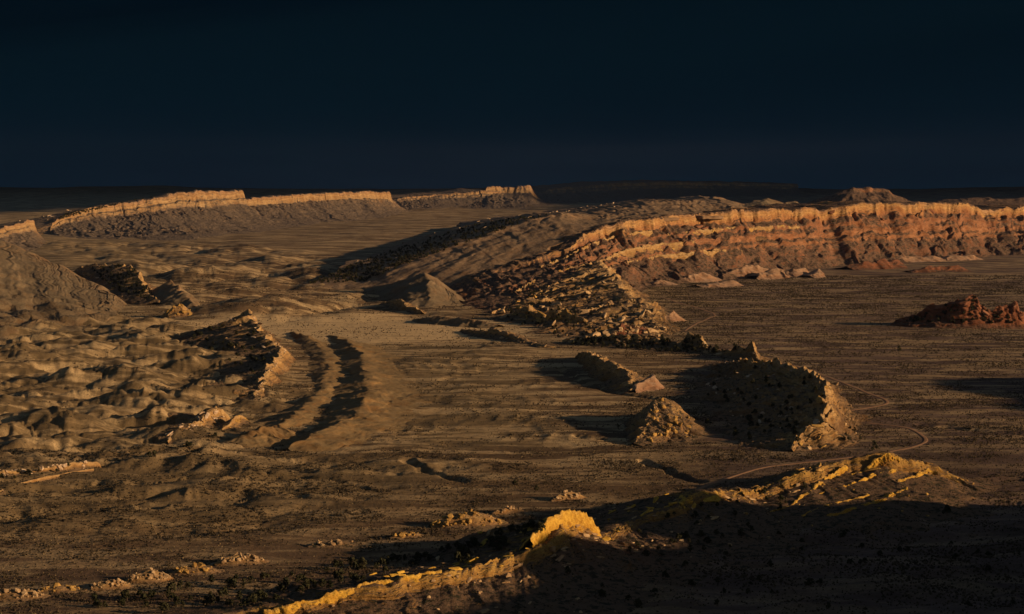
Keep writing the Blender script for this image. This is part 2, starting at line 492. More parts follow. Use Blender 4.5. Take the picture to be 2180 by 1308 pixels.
P_ROUND = [(0, 1), (.07, .965), (.22, .78), (.42, .5), (.65, .22), (.85, .06), (1, 0)]
P_STRAIGHT = [(0, 1), (.04, .975), (.2, .77), (.45, .46), (.68, .21), (.86, .06), (1, 0)]
P_CLIFF = [(0, 1), (.02, .98), (.05, .74), (.08, .71), (.11, .55), (.15, .50), (.4, .25), (.7, .09), (1, 0)]
P_FIN = [(0, 1), (.06, .93), (.18, .55), (.4, .32), (.7, .12), (1, 0)]
P_STEP = [(0, 1), (.02, .975), (.05, .80), (.08, .78), (.17, .71), (.19, .655), (.29, .58), (.32, .485), (.40, .44), (.42, .385), (.52, .30), (.72, .12), (.88, .03), (1, 0)]
P_BACK = [(0, 1), (.1, 1.02), (.35, 1.08), (.6, .9), (1, 0)]
P_DIP = [(0, 1), (.3, .68), (.7, .3), (1, 0)]

RIDGES = []
def ridge(name, label, cat, mat, pts, PL=P_DIP, PR=P_STRAIGHT, ns=300, nl=50, nr=90, wob=2., jag=1., jag_l=8., gully=0., gully_l=14.,
          flute=0., flute_l=12., ledge=0., ledge_l=6., rough=1., rough_l=9., block=.5, spur=.18, spur_l=70., hump=.3, rflat=.45, drop=None, sink=5., world=False, seed=1, kind=None, group=None, sm=6, crestbed=1.):
    ns, nl, nr = int(ns * .77), max(10, int(nl * .77)), max(14, int(nr * .77))
    C = np.array([p[:3] if world else at_row(p[0], p[1], p[2] if p[2] > 0 else HORIZON + CAM_H * (p[1] - HORIZON) / (CAM_H + p[2])) for p in pts], float)
    depth = C[:, 1]
    def feet(k, sgn):
        out = []
        d = np.gradient(C[:, :2], axis=0)
        for i, p in enumerate(pts):
            f = p[k]
            if isinstance(f, (int, float)):
                t = d[i] / (np.linalg.norm(d[i]) + 1e-9)
                nrm = np.array([t[1], -t[0]]) * sgn
                out.append([*(C[i, :2] + nrm * f), 0.])
            elif len(f) == 4:
                out.append(at_row(*f[:3]) + np.array([0, 0, f[3]]))
            else:
                out.append(at_ground(*f))
        return np.array(out)
    L, R = feet(3, -1), feet(4, 1)
    if drop is not None: L[:, 2] = C[:, 2] - drop; R[:, 2] = C[:, 2] - drop * 1.15
    ts, tk = resample(C, ns, 1000. / depth)
    ip = lambda A: np.stack([np.interp(ts, tk, A[:, j]) for j in range(3)], 1)
    C, L, R = ip(C), ip(L), ip(R)
    C[:, :2] = smooth1(C[:, :2], sm); L = smooth1(L, sm * 2); R = smooth1(R, sm * 2); C[:, 2] = smooth1(C[:, 2], max(1, sm // 3))
    arc = np.concatenate([[0], np.cumsum(np.linalg.norm(np.diff(C[:, :2], axis=0), axis=1))])
    rise = np.clip(C[:, 2] / 8., 0, 1)
    kl = (1 + spur * 1.4 * fbm2(arc / spur_l, arc * 0 + seed + .5, 3, seed + 3))[:, None]
    kr = (1 + spur * 1.4 * fbm2(arc / spur_l + 50, arc * 0 + seed + .5, 3, seed + 4))[:, None]
    if not world: L[:, :2] = C[:, :2] + (L - C)[:, :2] * kl; R[:, :2] = C[:, :2] + (R - C)[:, :2] * kr
    out = (R - C)[:, :2]; out /= np.linalg.norm(out, axis=1, keepdims=True) + 1e-6
    C[:, :2] += out * (fbm2(arc / (jag_l * 3.5), arc * 0 + seed, 4, seed) * wob)[:, None]
    # broken crest: blocks with sharp steps
    q = fbm2(arc / jag_l, arc * 0 + seed * 3.1, 4, seed + 5, .55) * 2.2
    blk = (np.floor(q * 2.5) / 2.5) * .6 + q * .4
    C[:, 2] += blk * jag * rise
    ul, ur = prof_u(PL, nl), prof_u(PR, nr)
    def side(F, u, prof, sd):
        pr = np.array(prof, float)
        zf = np.interp(u, pr[:, 0], pr[:, 1])
        dz = -np.gradient(zf, u)
        steep = np.clip(dz / 4. - .15, 0, 1)
        A = arc[:, None] + 0 * u[None, :]
        U = u[None, :] + 0 * A
        X = C[:, None, 0] + (F - C)[:, None, 0] * U
        Y = C[:, None, 1] + (F - C)[:, None, 1] * U
        gz = ground_z(X, Y, False)
        zfoot = F[:, None, 2] - sink * .25
        if len(prof) > 4:
            Uw = np.clip(U + (.10 if prof is P_STEP else .05) * fbm2(A / 75., U * 3., 4, seed + 21) * 4 * U * (1 - U), 0, 1)
            zs = np.interp(Uw, pr[:, 0], pr[:, 1])
            lin = np.interp(U, [0, .03, .5, 1], [1, .93, .38, 0])
            k = .85 * sstep(.0, .55, fbm2(A / 70. + 3, U * 2.5, 3, seed + 23))
            zfv = zs * (1 - k) + np.minimum(lin, zs + .2) * k if prof is P_STEP else zs
        else:
            zfv = zf[None, :] + 0 * U
        Z = zfoot + (C[:, None, 2] - zfoot) * zfv + gz * np.clip(1 - zfv, 0, 1)
        hgt = np.clip(C[:, None, 2] - F[:, None, 2], 0, 1e3)
        fade = np.clip(hgt / 6., 0, 1)
        X0, Y0, Z0 = X.copy(), Y.copy(), Z.copy()
        dirx, diry = (F - C)[:, 0], (F - C)[:, 1]
        ln = np.hypot(dirx, diry) + 1e-6
        dirx, diry = dirx / ln, diry / ln
        if flute:
            cum = np.clip(np.cumsum(steep * np.gradient(u)) / max(1e-6, (steep * np.gradient(u)).sum()), 0, 1)
            f1 = fbm2(A / flute_l + .5 * pn2(A / flute_l * .4, Z / flute_l * .3, seed + 40), Z / (flute_l * 5), 4, seed + 41, .5, 2.1, 2) + 1.2 * pn2(A / (flute_l * 4.5), U * 1.5, seed + 43)
            mk = np.clip(U * 25, 0, 1) * np.clip((1 - U) * 3, 0, 1) * (.35 + .65 * steep[None, :])
            sh = f1 * flute * mk * fade
            X += dirx[:, None] * sh; Y += diry[:, None] * sh
        if ledge:
            bed = zf[None, :] * hgt / ledge_l + .5 * pn2(A / (ledge_l * 9), U * 0, seed + 51)
            sw = fbm2(bed, A / (ledge_l * 14), 3, seed + 53, .6)
            cell = np.sign(sw) * np.abs(sw) ** .5
            sh = cell * ledge * fade * np.clip(U * 20, 0, 1) * np.clip((1 - U) * 3, 0, 1)
            X += dirx[:, None] * sh; Y += diry[:, None] * sh
        bed = np.clip(zfv, -.05, 1.1)
        # dead end below ground
        X = np.concatenate([X, X[:, -1:] + (dirx * 2.)[:, None]], 1)
        Y = np.concatenate([Y, Y[:, -1:] + (diry * 2.)[:, None]], 1)
        Z = np.concatenate([Z, Z[:, -1:] - sink], 1)
        bed = np.concatenate([bed, bed[:, -1:]], 1)
        stp = np.concatenate([steep, [0]])[None, :] + 0 * bed
        ff = np.concatenate([fade * np.clip((1 - U) * 5, .12, 1) * np.clip(.35 + U * 8, 0, 1), fade * 0], 1)
        ex = lambda M, d: np.concatenate([M, M[:, -1:] + d], 1)
        return X, Y, Z, bed, stp, ff, ex(X0, (dirx * 2.)[:, None]), ex(Y0, (diry * 2.)[:, None]), ex(Z0, -.5)
    SL, SR = side(L, ul, PL, -1), side(R, ur, PR, 1)
    X, Y, Z, B, S, FF, X0, Y0, Z0 = [np.concatenate([a[:, :0:-1], b], 1) for a, b in zip(SL, SR)]
    if not world:
        mw = float(np.mean(np.linalg.norm((R - C)[:, :2], axis=1)) + np.mean(np.linalg.norm((L - C)[:, :2], axis=1))) / 2
        wa, wl_ = min(.16 * mw, 11.), np.clip(mw * .8, 14., 75.)
        Z = np.where(Z > 0, Z * (1 + hump * fbm2(X / wl_, Y / wl_, 3, seed + 71)), Z)
        ax, ay = fbm2(X / wl_, Y / wl_, 3, seed + 73), fbm2(X / wl_, Y / wl_, 3, seed + 75)
        X, Y = X + wa * ax * 1.5, Y + wa * ay * 1.5
    if gully:
        gx, gy = grid_slope(X0, Y0, Z0)
        for k in range(10):
            for M in (gx, gy):
                M[1:-1] = (M[:-2] + 2 * M[1:-1] + M[2:]) / 4; M[:, 1:-1] = (M[:, :-2] + 2 * M[:, 1:-1] + M[:, 2:]) / 4
        e = erode(X, Y, gx, gy, gully_l * 1.7, 3, seed + 33)
        Z = Z + (e - .1) * gully * .6 * FF * np.clip(1 - 1.3 * S, 0, 1) * (.6 + .8 * sstep(-.5, .5, fbm2(X / (gully_l * 6), Y / (gully_l * 6), 2, seed + 36)))
    if rough:
        du = [np.gradient(k, axis=0) for k in (X, Y, Z)]
        dv = [np.gradient(k, axis=1) for k in (X, Y, Z)]
        nx = du[1] * dv[2] - du[2] * dv[1]; ny = du[2] * dv[0] - du[0] * dv[2]; nz = du[0] * dv[1] - du[1] * dv[0]
        ln = np.sqrt(nx * nx + ny * ny + nz * nz) + 1e-9
        sg = np.sign(np.sum(nz)) or 1
        nx, ny, nz = nx / ln * sg, ny / ln * sg, nz / ln * sg
        r = fbm3(X / rough_l, Y / rough_l, Z / (rough_l * .7), 5, seed + 61, .55)
        r2 = fbm3(X / (rough_l * .45), Y / (rough_l * .45), Z / (rough_l * .45), 3, seed + 67, .55, 2.1, 1)
        amp = rough * (rflat + .75 * np.clip(S, 0, 1)) * FF
        r = r + .45 * r2 - .2
        bk = block * np.clip(.15 + 1.2 * S, 0, 1)
        r = r * (1 - bk) + bk * np.round(r * 5 + .35 * pn3(X / 4., Y / 4., Z / 4., seed)) / 5
        dsp = r * amp
        X, Y, Z = X + nx * dsp, Y + ny * dsp, Z + nz * dsp
    me = grid_mesh(name, X, Y, Z, dict(bed=np.clip(B, 0, 1) * crestbed), flip=True)
    o = link(name, me, mat)
    tag(o, label, cat, group, kind)
    RIDGES.append(o)
    o_data = dict(obj=o, X=X, Y=Y, Z=Z, nl=nl)
    return o_data

# ---- the long mesa far left and its followers
R_A0 = ridge('mesa', 'small banded cliff block beside the dark canyon mouth', 'cliff', M_mesa,
      [(-200, 520, 545, 300, 150), (-60, 500, 530, 300, (-60, 560)), (0, 486, 522, 300, (20, 545)), (40, 474, 517, 300, (60, 535)), (70, 467, 513, 280, (100, 525)), (80, 490, 511, 120, (104, 518)), (84, 508, 510, 40, (100, 512))],
      PL=P_DIP, PR=P_CLIFF, ns=200, nl=30, nr=70, flute=5, flute_l=20, ledge=2, rough=4, rough_l=30, jag=2, jag_l=30, gully=5, gully_l=40, spur_l=260., hump=.06, rflat=.12, seed=3)
R_A1 = ridge('mesa', 'long golden cliff of the tilted mesa above the valley', 'mesa', M_mesa,
      [(108, 500, 502, 200, (112, 506)), (114, 474, 500, 250, (125, 508)), (135, 456, 497, 330, (180, 510)), (200, 441, 493, 380, (262, 512)), (280, 428, 487, 420, (332, 512)), (340, 417, 482, 440, (422, 508)),
       (400, 408, 478, 460, (500, 502)), (460, 405, 474, 460, (560, 494)), (516, 404, 470, 400, (625, 484)), (521, 418, 469, 300, (630, 482)), (524, 434, 468.5, 200, (634, 481))],
      PL=P_DIP, PR=P_CLIFF, ns=520, nl=40, nr=110, flute=7, flute_l=24, ledge=2.5, ledge_l=9, rough=5, rough_l=34, jag=2.5, jag_l=30, gully=8, gully_l=60, spur_l=260., hump=.06, rflat=.12, seed=5, sm=3)
R_A2 = ridge('mesa', 'fluted grey cliff continuing the mesa towards the far valley', 'mesa', M_mesa,
      [(505, 436, 470, 200, (560, 492)), (530, 421, 468, 400, (590, 488)), (560, 419, 466, 500, (620, 484)), (620, 414, 462, 500, (680, 477)), (700, 410, 456, 500, (760, 469)), (780, 407, 451, 450, (820, 461)), (826, 409, 447, 350, (868, 452)), (831, 420, 446, 250, (880, 449)), (838, 437, 445, 120, (885, 447))],
      PL=P_DIP, PR=[(0, 1), (.03, .97), (.06, .66), (.12, .6), (.4, .28), (.7, .1), (1, 0)], ns=420, nl=30, nr=90, flute=9, flute_l=26, ledge=2, ledge_l=9, rough=5, rough_l=36, jag=2.5, jag_l=30, gully=9, gully_l=64, spur_l=260., hump=.06, rflat=.12, seed=8, sm=3)
R_A3 = ridge('mesa', 'low dim cliff set back between the mesa and the butte', 'cliff', M_mesa,
      [(820, 436, 438, 200, (840, 446)), (845, 421, 437, 300, (870, 446)), (900, 417, 435, 400, (920, 444)), (960, 412, 434, 400, (975, 442)), (1035, 405, 433, 400, (1045, 440)), (1070, 410, 432, 300, (1080, 438))],
      PL=P_BACK, PR=P_CLIFF, ns=260, nl=20, nr=60, flute=14, flute_l=40, rough=6, rough_l=45, jag=3, jag_l=45, gully=8, gully_l=70, spur_l=260., hump=.06, rflat=.12, seed=11, sm=3)
R_A4 = ridge('butte', 'castle shaped butte with sheer walls above a talus skirt', 'butte', M_mesa,
      [(965, 437, 437, 100, (960, 441)), (1005, 424, 434, 150, (990, 444)), (1034, 412, 432.5, 200, (1020, 446)), (1038, 397, 432, 260, (1040, 446)), (1085, 397, 431, 260, (1090, 445)), (1128, 395, 430, 260, (1140, 443)), (1134, 410, 430, 200, (1160, 441)), (1150, 425, 430, 150, (1185, 438)), (1175, 434, 431, 100, (1200, 437))],
      PL=P_CLIFF, PR=[(0, 1), (.03, .97), (.07, .6), (.12, .52), (.4, .25), (.7, .1), (1, 0)], ns=240, nl=30, nr=70, flute=16, flute_l=36, rough=6, rough_l=40, jag=5, jag_l=35, gully=9, gully_l=60, spur_l=260., hump=.06, rflat=.12, seed=14, sm=2)
R_A5 = ridge('mesa', 'farthest faint mesa fading under the storm', 'mesa', M_mesa,
      [(1135, 418, 425, 200, (1150, 437)), (1160, 402, 424, 500, (1180, 436)), (1220, 397, 422, 500, (1240, 434)), (1300, 390, 420, 500, (1320, 431)), (1400, 387, 417, 500, (1410, 427)), (1520, 388, 414, 500, (1530, 423)), (1700, 392, 412, 500, (1710, 420))],
      PL=P_BACK, PR=P_CLIFF, ns=300, nl=20, nr=60, flute=16, flute_l=60, rough=7, rough_l=60, jag=3, jag_l=60, gully=14, gully_l=100, spur_l=260., hump=.06, rflat=.12, seed=17, sm=3)

# ---- the ridge behind the great escarpment, its plateau hills
R_C = ridge('ridge', 'long brown ridge whose dark wooded back falls to the valley', 'ridge', M_tan,
      [(640, 606, 608, (630, 604), (650, 612)), (770, 598, 606, (655, 600, 5), (800, 616)), (840, 570, 604, (690, 582, 12), (930, 620)), (900, 546, 600, (745, 562, 20), (1005, 597, 619, 1)), (1000, 510, 592, (830, 533, 25), (1080, 565, 611, 1.5)), (1100, 476, 584, (900, 510, 25), (1170, 540, 605, 1.5)), (1180, 452, 577, (960, 492, 25), (1235, 499, 597, 1.5)),
       (1260, 458, 570, (1020, 476, 25), (1305, 478, 589, 1.5)), (1340, 440, 560, (1060, 468, 25), (1375, 465, 583, 1)), (1430, 426, 551, (1120, 460, 25), (1480, 455, 574, -5)), (1490, 428, 541, (1200, 452, 20), (1545, 451, 570, -5)), (1526, 420, 538, (1300, 445, 20), (1580, 449, 567, -5)), (1570, 432, 535, (1400, 440, 20), (1620, 447, 565, -5))],
      PL=[(0, 1), (.15, .93), (.4, .66), (.75, .3), (1, 0)], PR=[(0, 1), (.25, .78), (.7, .36), (1, .03)], ns=460, nl=90, nr=80, gully=3.2, gully_l=42, rough=2., rough_l=24, jag=1.6, jag_l=30, wob=6, block=.2, spur_l=260., hump=.06, rflat=.12, seed=21, sm=10, crestbed=1.)
R_C2 = ridge('hill', 'pale shale cones on the plateau rim', 'hill', M_shale,
      [(1570, 440, 533, 60, (1570, 445.0, 95)), (1600, 432, 532, 90, (1600, 443.9, 95)), (1640, 422, 531, 120, (1640, 443.9, 95)), (1668, 432, 530, 90, (1668, 442.9, 95)), (1692, 425, 529, 100, (1700, 442.4, 95)), (1740, 440, 528, 60, (1745, 440.8, 95))],
      PL=P_ROUND, PR=P_STRAIGHT, ns=120, nl=20, nr=40, gully=4, gully_l=30, rough=1.5, rough_l=25, jag=.5, wob=3, spur_l=260., hump=.06, rflat=.12, seed=24, sm=3)
R_C3 = ridge('butte', 'flat topped brown butte crowning the escarpment', 'butte', M_esc,
      [(1700, 440, 526, 60, (1700, 440.8, 95)), (1745, 424, 525, 150, (1740, 441.9, 95)), (1795, 405, 524, 250, (1800, 442.9, 95)), (1815, 401, 524, 280, (1830, 442.9, 95)), (1850, 402, 523, 280, (1860, 442.9, 95)), (1888, 402, 522, 260, (1895, 442.9, 95)), (1915, 420, 522, 180, (1925, 441.9, 95)), (1950, 432, 521, 120, (1955, 440.8, 95)), (1985, 437, 520, 60, (1985, 438.7, 95))],
      PL=P_ROUND, PR=[(0, 1), (.04, .95), (.09, .78), (.4, .42), (.7, .18), (1, 0)], ns=180, nl=30, nr=60, gully=5, gully_l=28, flute=3, rough=4, rough_l=20, jag=1.2, jag_l=20, wob=6, spur_l=260., hump=.06, rflat=.12, seed=27, sm=3, crestbed=.4)
R_C4 = ridge('hill', 'low rocky rise on the skyline above the escarpment', 'hill', M_esc,
      [(1960, 436, 518, 80, (1960, 436.6, 95)), (2010, 426, 517, 150, (2010, 437.6, 95)), (2070, 421, 516, 200, (2070, 437.6, 95)), (2130, 424, 515, 200, (2130, 437.1, 95)), (2200, 422, 514, 200, (2200, 436.6, 95)), (2350, 424, 512, 200, (2350, 434.5, 95))],
      PL=P_ROUND, PR=P_ROUND, ns=160, nl=20, nr=40, rough=4, rough_l=20, jag=1.5, jag_l=18, wob=6, spur_l=260., hump=.06, rflat=.12, seed=29, sm=3, crestbed=.5)
R_B = ridge('escarpment', 'great banded orange escarpment climbing to the plateau', 'cliff', M_esc,
      [(940, 620, 624, 20, (945, 628)), (965, 610, 622, 20, (985, 650)), (1005, 597, 619, 25, (1060, 676)), (1060, 570, 613, 25, (1170, 690)), (1150, 546, 607, 25, (1270, 682)), (1205, 525, 602, 30, (1310, 655)), (1225, 501, 598, 40, (1345, 630)), (1290, 480, 590, 50, (1405, 614)), (1360, 466, 584, 60, (1475, 602)),
       (1470, 455, 575, 80, (1560, 594)), (1600, 447, 566, 350, (1670, 582)), (1735, 443, 557, 400, (1790, 570)), (1752, 450, 556, 400, (1800, 566)), (1768, 438, 555, 400, (1830, 567)), (1900, 431, 548, 400, (1935, 560)), (2055, 432, 540, 400, (2080, 552)), (2095, 446, 538, 400, (2110, 547)), (2125, 447, 536, 400, (2140, 548)), (2140, 440, 535.5, 400, (2165, 548)), (2190, 439, 533, 400, (2210, 546)), (2360, 436, 524, 400, (2390, 538))],
      PL=[(0, 1), (.2, .97), (.6, .94), (1, .82)], PR=P_STEP, ns=940, nl=20, nr=210, flute=4.5, flute_l=22, ledge=1.4, ledge_l=5, rough=3.6, rough_l=14, jag=2.2, jag_l=18, wob=20, gully=10, gully_l=48, block=.6, spur_l=260., hump=.06, rflat=.12, seed=31, sm=5)
# ---- hogbacks running from the escarpment towards the viewer
R_E1 = ridge('hogback', 'dark jagged hogback below the bright end of the escarpment', 'hogback', M_fin,
      [(1395, 716, -3, (1180, 735), (1430, 722)), (1392, 680, -9, (1120, 712), (1450, 705)), (1375, 655, -15, (1080, 692), (1450, 685)), (1345, 632, -21, (1050, 676), (1425, 660)), (1312, 600, -29, (1030, 662), (1385, 630)), (1288, 572, -37, (1030, 645), (1350, 615)), (1262, 556, -41, (1020, 632), (1330, 605))],
      PL=P_DIP, PR=P_STRAIGHT, ns=260, nl=170, nr=60, gully=8, gully_l=32, ledge=2.5, ledge_l=4, rough=5.5, rough_l=16, jag=2.5, jag_l=14, wob=7, seed=35, sm=6)
R_E2 = ridge('hogback', 'low broken hogback with two pale pinnacles', 'hogback', M_fin,
      [(1195, 726, 729, 10, (1195, 735)), (1250, 716, 733, 30, (1250, 742)), (1320, 711, 737, 40, (1330, 746)), (1400, 722, 741, 40, (1410, 750)), (1450, 730, 744, 35, (1455, 752)), (1466, 706, 745, 35, (1475, 754)), (1480, 716, 747, 30, (1490, 756)), (1500, 738, 750, 30, (1500, 758)), (1545, 744, 758, 30, (1545, 768)), (1585, 737, 766, 30, (1590, 775)), (1600, 731, 770, 30, (1610, 780)), (1606, 760, 774, 25, (1616, 782)), (1622, 776, 780, 10, (1625, 784))],
      PL=P_FIN, PR=P_FIN, ns=300, nl=40, nr=60, ledge=1.5, ledge_l=3, rough=3.2, rough_l=9, jag=2.2, jag_l=9, wob=5, seed=38, sm=3)
R_F = ridge('hogback', 'big hogback with shadowed dip slope and golden broken edge', 'hogback', M_fin,
      [(1688, 958, 962, (1660, 962), (1720, 966)), (1705, 940, 958, (1600, 955), (1800, 962)), (1745, 897, 946, (1540, 938), (1845, 945)), (1767, 862, 926, (1500, 900), (1850, 905)), (1757, 828, 902, (1480, 860), (1810, 862)), (1738, 794, 870, (1468, 822), (1775, 826)), (1700, 786, 848, (1470, 800), (1735, 803)), (1655, 773, 822, (1480, 783), (1685, 787)), (1600, 764, 798, (1520, 770), (1625, 775)), (1560, 766, 785, (1540, 768), (1580, 772))],
      PL=[(0, 1), (.06, .76), (.3, .5), (.7, .16), (1, 0)], PR=P_FIN, ns=340, nl=150, nr=110, gully=5, gully_l=22, ledge=1.8, ledge_l=3.5, rough=4.6, rough_l=15, hump=.2, jag=4.2, jag_l=13, wob=8, flute=1.5, seed=41, sm=5)
R_G1 = ridge('hill', 'mound with a shadowed flank and rocky crest in mid valley', 'hill', M_fin,
      [(1332, 832, 838, (1315, 840), (1370, 836)), (1348, 800, 825, (1280, 826), (1410, 826)), (1305, 774, 808, (1245, 800), (1375, 800)), (1268, 756, 788, (1228, 774), (1315, 776)), (1242, 746, 768, (1222, 757), (1270, 757))],
      PL=P_STRAIGHT, PR=P_ROUND, ns=150, nl=60, nr=60, gully=4, gully_l=18, rough=2.4, rough_l=10, jag=1.5, wob=6, hump=.15, seed=44)
R_G1b = ridge('hill', 'small pink and white striped knob beside the mid valley mound', 'hill', M_pale,
      [(1350, 830, 836, 15, (1352, 838)), (1372, 808, 830, 25, (1375, 836)), (1390, 799, 826, 25, (1408, 834)), (1412, 820, 824, 15, (1420, 828))],
      PL=P_ROUND, PR=P_STRAIGHT, ns=80, nl=24, nr=40, rough=.8, rough_l=8, jag=.4, wob=2, seed=46, sm=4)
R_G2 = ridge('hill', 'pyramid hill with rocky golden face and long shadow', 'hill', M_fin,
      [(1350, 944, -.5, (1340, 945), (1380, 948)), (1384, 886, -12, (1318, 925), (1480, 945)), (1397, 847, -19, (1325, 895), (1518, 935)), (1414, 847, -17, (1350, 880), (1515, 915)), (1442, 870, -9, (1395, 874), (1492, 900)), (1472, 888, -1, (1445, 885), (1487, 895))],
      PL=P_STRAIGHT, PR=[(0, 1), (.3, .72), (.7, .25), (1, 0)], ns=190, nl=60, nr=90, gully=3.5, gully_l=18, rough=1.9, rough_l=8, jag=1.0, wob=4, hump=.08, spur=.1, seed=48)
R_D = ridge('hill', 'striped pyramid hill at the foot of the brown ridge', 'hill', M_shale,
      [(765, 614, 618, 40, (770, 624)), (830, 600, 622, 60, (840, 640)), (880, 590, 627, 70, (868, 658)), (908, 582, 630, 70, (915, 660)), (945, 612, 634, 40, (965, 652)), (982, 640, 642, 15, (988, 646))],
      PL=P_STRAIGHT, PR=P_STRAIGHT, ns=150, nl=40, nr=60, gully=3, gully_l=26, rough=1.4, rough_l=14, jag=.6, wob=2, seed=51, sm=4)
# ---- tilted sandstone ribs where the escarpment plunges
RIBS = [('bright rib under the escarpment rim, longest of the ribs', [(1095, 622), (1120, 606), (1149, 592), (1205, 572), (1240, 563), (1286, 552), (1318, 535), (1351, 526), (1407, 518), (1450, 515), (1480, 512)]),
        ('rib of leaning slabs below the longest rib', [(1130, 630), (1157, 615), (1197, 596), (1246, 583), (1285, 573), (1305, 570)]),
        ('short dark backed rib in the middle of the plunging ridge', [(1085, 650), (1120, 638), (1160, 622), (1210, 606), (1262, 593), (1285, 590)]),
        ('low rib nearest the red flat', [(1045, 664), (1080, 652), (1110, 646), (1155, 636), (1210, 626), (1260, 617)]),
        ('upper rib just under the rim pillar', [(1150, 568), (1190, 554), (1235, 530), (1270, 514), (1310, 502), (1350, 494), (1390, 490)]),
        ('yellow cliff band low on the escarpment face', [(1300, 566), (1340, 554), (1400, 544), (1470, 536), (1530, 531), (1580, 530)]),
        ('pale ledge band across the middle of the escarpment', [(1420, 498), (1480, 490), (1550, 484), (1620, 482), (1700, 480)]),
        ('low stone rib ending in a pointed slab', [(1175, 692), (1190, 678), (1206, 662), (1216, 664), (1240, 662), (1275, 652), (1310, 642)])]
from mathutils.bvhtree import BVHTree
bpy.context.view_layer.update()
_dg = bpy.context.evaluated_depsgraph_get()
_bv = [BVHTree.FromObject(R['obj'], _dg) for R in (R_B, R_C, R_E1)]
def surface_at(px, py, out):
    r = Vector(ray(px, py)).normalized(); best = None
    for b in _bv:
        h = b.ray_cast(Vector((0, 0, CAM_H)), r)
        if h[0] is not None and (best is None or h[3] < best): best = h[3]
    return None if best is None else tuple(Vector((0, 0, CAM_H)) + r * (best - out))
RIB = []
for k, (lab, pp) in enumerate(RIBS):
    W = [w for w in (surface_at(*q, 7. if k in (0, 4, 5, 6) else 16.) for q in pp) if w]
    for q in range(2):   # no leaps between neighbours
        W = [W[0]] + [tuple(np.array(b) if abs(b[1] - .5 * (a[1] + c[1])) < 60 else .5 * (np.array(a) + np.array(c))) for a, b, c in zip(W, W[1:], W[2:])] + [W[-1]]
    RIB.append(ridge('rock_rib', lab, 'rock rib', M_fin, [(*w, 26, 15) for w in W], PL=P_DIP, PR=[(0, 1), (.1, .9), (.25, .5), (.5, .25), (1, 0)], ns=230, nl=34, nr=50, ledge=1.4, ledge_l=4, flute=2., flute_l=9,
                     rough=3., rough_l=9, jag=2.6, jag_l=14, wob=6, hump=0, block=.7, rflat=.8, drop=17., world=True, seed=400 + k * 7, sm=3))
# ---- smooth mud ridges, mid left
R_I1 = ridge('mud_ridge', 'long smooth ochre ridge curving beside the valley floor', 'mud ridge', M_mud,
      [(600, 958, -.5, 10, 14), (650, 938, -5, 22, 40), (700, 914, -5.5, 30, 60), (757, 873, -6.8, 36, 75), (778, 832, -6.8, 38, 75), (776, 790, -5.5, 34, 70), (768, 756, -5.5, 30, 60), (752, 735, -6, 26, 50), (730, 722, -3, 20, 35), (700, 712, -.5, 10, 15)],
      PL=P_STRAIGHT, PR=[(0, 1), (.06, .93), (.25, .62), (.55, .26), (.8, .07), (1, 0)], ns=320, nl=70, nr=80, gully=2.4, gully_l=14, rough=.7, rough_l=9, jag=.8, jag_l=26, wob=4, hump=.6, spur=.3, spur_l=45., seed=54)
R_I2 = ridge('mud_ridge', 'lower mud ridge with pointed humps between fins and valley', 'mud ridge', M_mud,
      [(560, 915, -.5, 8, 10), (610, 893, -4, 20, 22), (655, 858, -2.8, 22, 26), (690, 815, -3.2, 24, 28), (698, 780, -2.8, 22, 28), (690, 752, -3.2, 24, 30), (672, 728, -2.8, 22, 26), (650, 716, -4, 18, 20), (620, 706, -.5, 8, 10)],
      PL=P_STRAIGHT, PR=P_ROUND, ns=240, nl=50, nr=50, gully=2.4, gully_l=12, rough=.8, rough_l=9, jag=1.6, jag_l=24, wob=5, hump=1.0, spur=.3, spur_l=45., seed=57)
R_I3 = ridge('mud_ridge', 'short dissected mud spur below the white fin', 'mud ridge', M_mud,
      [(480, 945, -.5, 15, 20), (540, 915, -7, 25, 40), (600, 905, -7, 30, 45), (640, 925, -.5, 15, 20)],
      PL=P_ROUND, PR=P_ROUND, ns=140, nl=30, nr=50, gully=3., gully_l=12, rough=.9, rough_l=8, jag=.8, wob=3, hump=.55, spur=.3, spur_l=45., seed=59)
# ---- fins, mid left: one broken hogback
R_H1 = ridge('fin', 'sharp white crested fin above dark scrub, left of the valley', 'rock fin', M_fin,
      [(620, 772, -2, 20, 10), (602, 748, -8, 38, 22), (582, 732, -12, 55, 26), (560, 705, -17, 75, 30), (545, 688, -20, 85, 30), (526, 663, -26, 95, 34), (505, 677, -20, 90, 28), (470, 690, -13, 70, 22), (425, 703, -6, 40, 14), (385, 711, -.5, 12, 8)],
      PL=P_DIP, PR=P_FIN, ns=240, nl=90, nr=60, ledge=1, ledge_l=3, rough=1.8, rough_l=8, jag=1.6, jag_l=9, wob=4, gully=2, gully_l=14, seed=62, sm=4)
R_H2 = ridge('fin', 'narrow white knife edge fin standing above the mud ridges', 'rock fin', M_fin,
      [(528, 856, -.5, 12, 6), (545, 838, -5, 40, 10), (553, 815, -8, 50, 12), (568, 785, -11, 60, 14), (586, 757, -14, 60, 14), (601, 735, -16, 50, 14), (606, 750, -7, 25, 10), (612, 756, -.5, 10, 8)],
      PL=[(0, 1), (.03, .86), (.12, .6), (.4, .3), (1, 0)], PR=P_STRAIGHT, ns=220, nl=70, nr=40, ledge=.6, ledge_l=2.5, rough=1.5, rough_l=6, jag=1.8, jag_l=7, wob=3, seed=65, sm=3)
